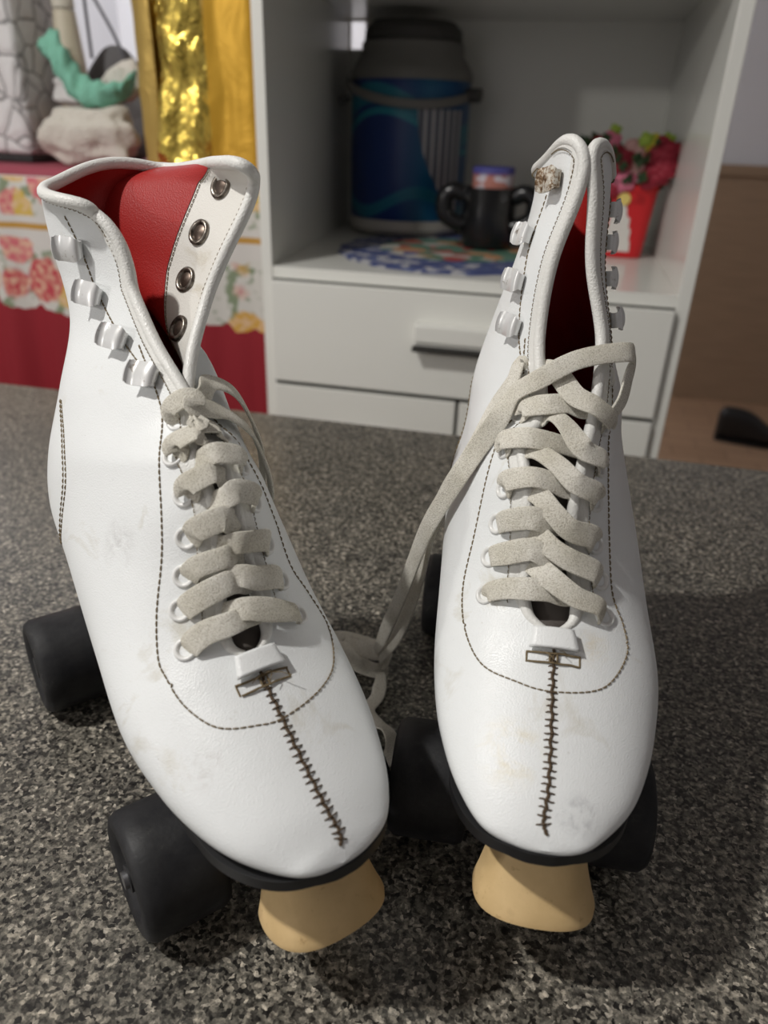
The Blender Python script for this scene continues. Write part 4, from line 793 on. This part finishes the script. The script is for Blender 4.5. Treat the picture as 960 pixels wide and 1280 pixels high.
crumple('cream_towel', rpt(-.845, 1.315, TZ), (.085, .036, .048), (.66, .62, .55), 11, 'crumpled cream towel folded on the flowered tablecloth', 'towel')
# green and white scarf draped over the towel
mb = MB(); V = []; P = crs([(-.082, -.01, .185), (-.060, -.02, .180), (-.040, -.028, .155), (-.022, -.033, .125), (.0, -.034, .110), (.03, -.032, .108), (.062, -.026, .116), (.078, -.02, .125)], 8); rs = np.random.RandomState(2)
nn = 14
for i, p in enumerate(P):
    for j in range(nn):
        a = 2*math.pi*j/nn; rr_ = .019+.005*math.sin(3*a+i*.25)+.003*math.sin(i*.9+2*a); V.append((p[0]+rr_*.5*math.cos(a), p[1]+rr_*.9*math.sin(a), p[2]+rr_*math.cos(a)*.95))
mb.add(V, [(i*nn+j, i*nn+(j+1) % nn, (i+1)*nn+(j+1) % nn, (i+1)*nn+j) for i in range(len(P)-1) for j in range(nn)]+[tuple(range(nn-1, -1, -1)), tuple((len(P)-1)*nn+j for j in range(nn))])
o = mb.build('scarf', mat('mint_fabric', (.22, .52, .39), .85), angle=180); o.location = rpt(-.845, 1.345, TZ+.006); o.rotation_euler = (0, 0, -A); tag(o, 'mint green scarf twisted over the cream towel', 'scarf'); bump(o.data.materials[0], noise(o.data.materials[0], coords(o.data.materials[0]), 60, 3, .6, 1.), .8, .005)
o = crumple('white_cloth', rpt(-.918, 1.385, TZ+.094), (.038, .022, .026), (.72, .70, .69), 21, 'small crumpled white cloth on the left end of the towel', 'cloth', 4)
o = crumple('white_cloth', rpt(-.785, 1.36, TZ+.108), (.040, .020, .030), (.70, .66, .60), 31, 'small white and cream cloth tucked against the golden bag', 'cloth', 4)
o.rotation_euler = (0, -.5, -A)
# ---- golden gift bag
gb = empty('gift_bag', rpt(-.60, 1.30, TZ+.001), -A, 'tall golden foil gift bag standing on the flowered tablecloth beside the cupboard', 'bag')
def foil(name, col, rough, amp, metal=1.):
    m = mat(name, col, rough, metal); v = coords(m); n1 = noise(m, coords(m, (1, 1, .7)), 19, 4, .5, 1.2); b1 = bump(m, n1, amp, .02); return m
G1 = foil('gold_matte', (.50, .34, .09), .45, .25, .55); G2 = foil('gold_foil', (.80, .60, .13), .16, 1., 1.); G3 = foil('mustard_foil', (.60, .34, .03), .42, .18, .45)
def sheet(name, pts, m, amp=0., seed=1):
    P = crs(pts, 12); nz_ = 34; V = []; rs = np.random.RandomState(seed); K = rs.randn(8, 2)*np.array([85, 42]); ph = rs.rand(8)*6; H_ = .285
    for i, p in enumerate(P):
        for j in range(nz_):
            z = H_*j/(nz_-1); a = amp*sum(math.sin(K[q_][0]*p[0]+K[q_][1]*z+ph[q_]) for q_ in range(8))/3; V.append((p[0]+a*.3, p[1]+a, z))
    F = [(i*nz_+j, (i+1)*nz_+j, (i+1)*nz_+j+1, i*nz_+j+1) for i in range(len(P)-1) for j in range(nz_-1)]
    o = MB().add(V, F).build(name, m, gb, angle=180); s_ = o.modifiers.new('s', 'SOLIDIFY'); s_.thickness = .0015; s_.offset = 1; return o
sheet('side_panel', [(-.125, .03), (-.122, -.02), (-.105, -.035), (-.082, -.040)], G1, .0012)
sheet('front_panel', [(-.082, -.040), (-.065, -.050), (-.035, -.054), (-.008, -.050), (.008, -.040)], G2, .0060, 4)
sheet('side_panel', [(.008, -.040), (.03, -.034), (.06, -.036), (.087, -.030), (.090, .03)], G3, .0008, 6)
sheet('back_panel', [(.090, .03), (0, .045), (-.125, .03)], G1, .001, 8)
MB().box((-.12, -.028, .0), (.086, .03, .002)).build('bottom', G1, gb, smooth=False)
mb = MB(); mb.tube(crs([(-.06, -.035, .28), (-.05, -.03, .33), (-.02, -.028, .345), (.01, -.03, .33), (.02, -.032, .28)], 6), .003, 8); mb.build('cord_handle', G1, gb)

# ---- black shoe on the floor at the back
sh = empty('shoe', rpt(.955, 3.42, ZF), -A-math.radians(8), 'black shoe lying on the brown floor beyond the cupboard', 'shoe')
mb = MB(); Sst = [(0, .0, .03, .008, .0), (.02, .0, .045, .030, .0), (.06, .0, .060, .045, 0), (.11, 0, .085, .050, 0), (.16, 0, .12, .045, 0), (.21, 0, .14, .042, 0), (.26, 0, .145, .038, 0), (.30, 0, .14, .030, 0), (.315, 0, .11, .012, 0)]
Aq = crs(Sst, 5); nn = 20; V = []
for f, z0, z1, w, _ in Aq:
    for j in range(nn): a = 2*math.pi*j/nn; ca, sa = math.cos(a), math.sin(a); V.append((.13-f, math.copysign(abs(ca)**.7, ca)*w, .012+z0+(z1-z0)*(.5+.5*math.copysign(abs(sa)**.7, sa))))
mb.add(V, [(i*nn+j, i*nn+(j+1) % nn, (i+1)*nn+(j+1) % nn, (i+1)*nn+j) for i in range(len(Aq)-1) for j in range(nn)]+[tuple(range(nn-1, -1, -1)), tuple((len(Aq)-1)*nn+j for j in range(nn))]); mb.build('upper', mat('black_shoe', (.012, .012, .013), .3), sh)
mb = MB(); V = []
for f, z0, z1, w, _ in Aq:
    V += [(.13-f, -w-.002, 0), (.13-f, w+.002, 0), (.13-f, w+.002, .016), (.13-f, -w-.002, .016)]
n = len(Aq); mb.add(V, [(i*4+j, i*4+(j+1) % 4, (i+1)*4+(j+1) % 4, (i+1)*4+j) for i in range(n-1) for j in range(4)]+[(3, 2, 1, 0), tuple((n-1)*4+j for j in range(4))]); mb.build('sole', M['rubber'], sh)

# ------------------------------------------------------------------ light
def area(name, loc, size, energy, col, tgt=None, shape='DISK'):
    l = bpy.data.lights.new(name, 'AREA'); l.shape = shape; l.size = size; l.energy = energy; l.color = col
    o = bpy.data.objects.new(name, l); C.objects.link(o); o.location = loc
    if tgt: o.rotation_euler = (Vector(tgt)-Vector(loc)).to_track_quat('-Z', 'Y').to_euler()
    return o
LAMP = (-1.0, .05, 1.60)
area('ceiling_lamp_light', LAMP, .09, 26.5, (1, .975, .935), None)
area('second_lamp_light', (-2.35, -.90, .98), .12, 10, (1, .97, .92), (-.05, 1.6, .3))
area('added_far_wall_fill', (-1.0, 2.6, 1.55),   .5, 27, (1, .985, .98), (-1.30, 4.5, .45))  # added fill that brightens the far wall, not a known lamp
cl_ = empty('ceiling_lamp', (LAMP[0], LAMP[1], ZC), 0, 'round ceiling lamp above the counter', 'ceiling lamp'); MB().lathe([(.09, -.0), (.09, -.03), (.07, -.04), (.001, -.04)], 32).build('fitting', M['ceil'], cl_)
w = bpy.data.worlds.new('World'); sc.world = w; w.use_nodes = True; w.node_tree.nodes['Background'].inputs[0].default_value = (.6, .65, .7, 1); w.node_tree.nodes['Background'].inputs[1].default_value = .3

# ------------------------------------------------------------------ camera
cam = bpy.data.cameras.new('Camera'); co = bpy.data.objects.new('Camera', cam); C.objects.link(co); sc.camera = co
TH = math.radians(27.4); RO = math.radians(2.0)
fwd = Vector((0, math.cos(TH), -math.sin(TH))); up = Vector((0, math.sin(TH), math.cos(TH))); rt = Vector((1, 0, 0))
R_ = rt*math.cos(RO)+up*math.sin(RO); U_ = -rt*math.sin(RO)+up*math.cos(RO)
co.matrix_world = Matrix(((R_.x, U_.x, -fwd.x, 0), (R_.y, U_.y, -fwd.y, 0), (R_.z, U_.z, -fwd.z, .315), (0, 0, 0, 1)))
cam.sensor_fit = 'VERTICAL'; cam.sensor_height = 36; cam.sensor_width = 27; cam.lens = 36*924/1280; cam.clip_start = .02
cam.dof.use_dof = True; cam.dof.focus_distance = .345; cam.dof.aperture_fstop = 7.6
sc.view_settings.view_transform = 'Standard'; sc.view_settings.look = 'None'; sc.view_settings.gamma = 1; sc.view_settings.use_curve_mapping = False; sc.view_settings.exposure = 0.0
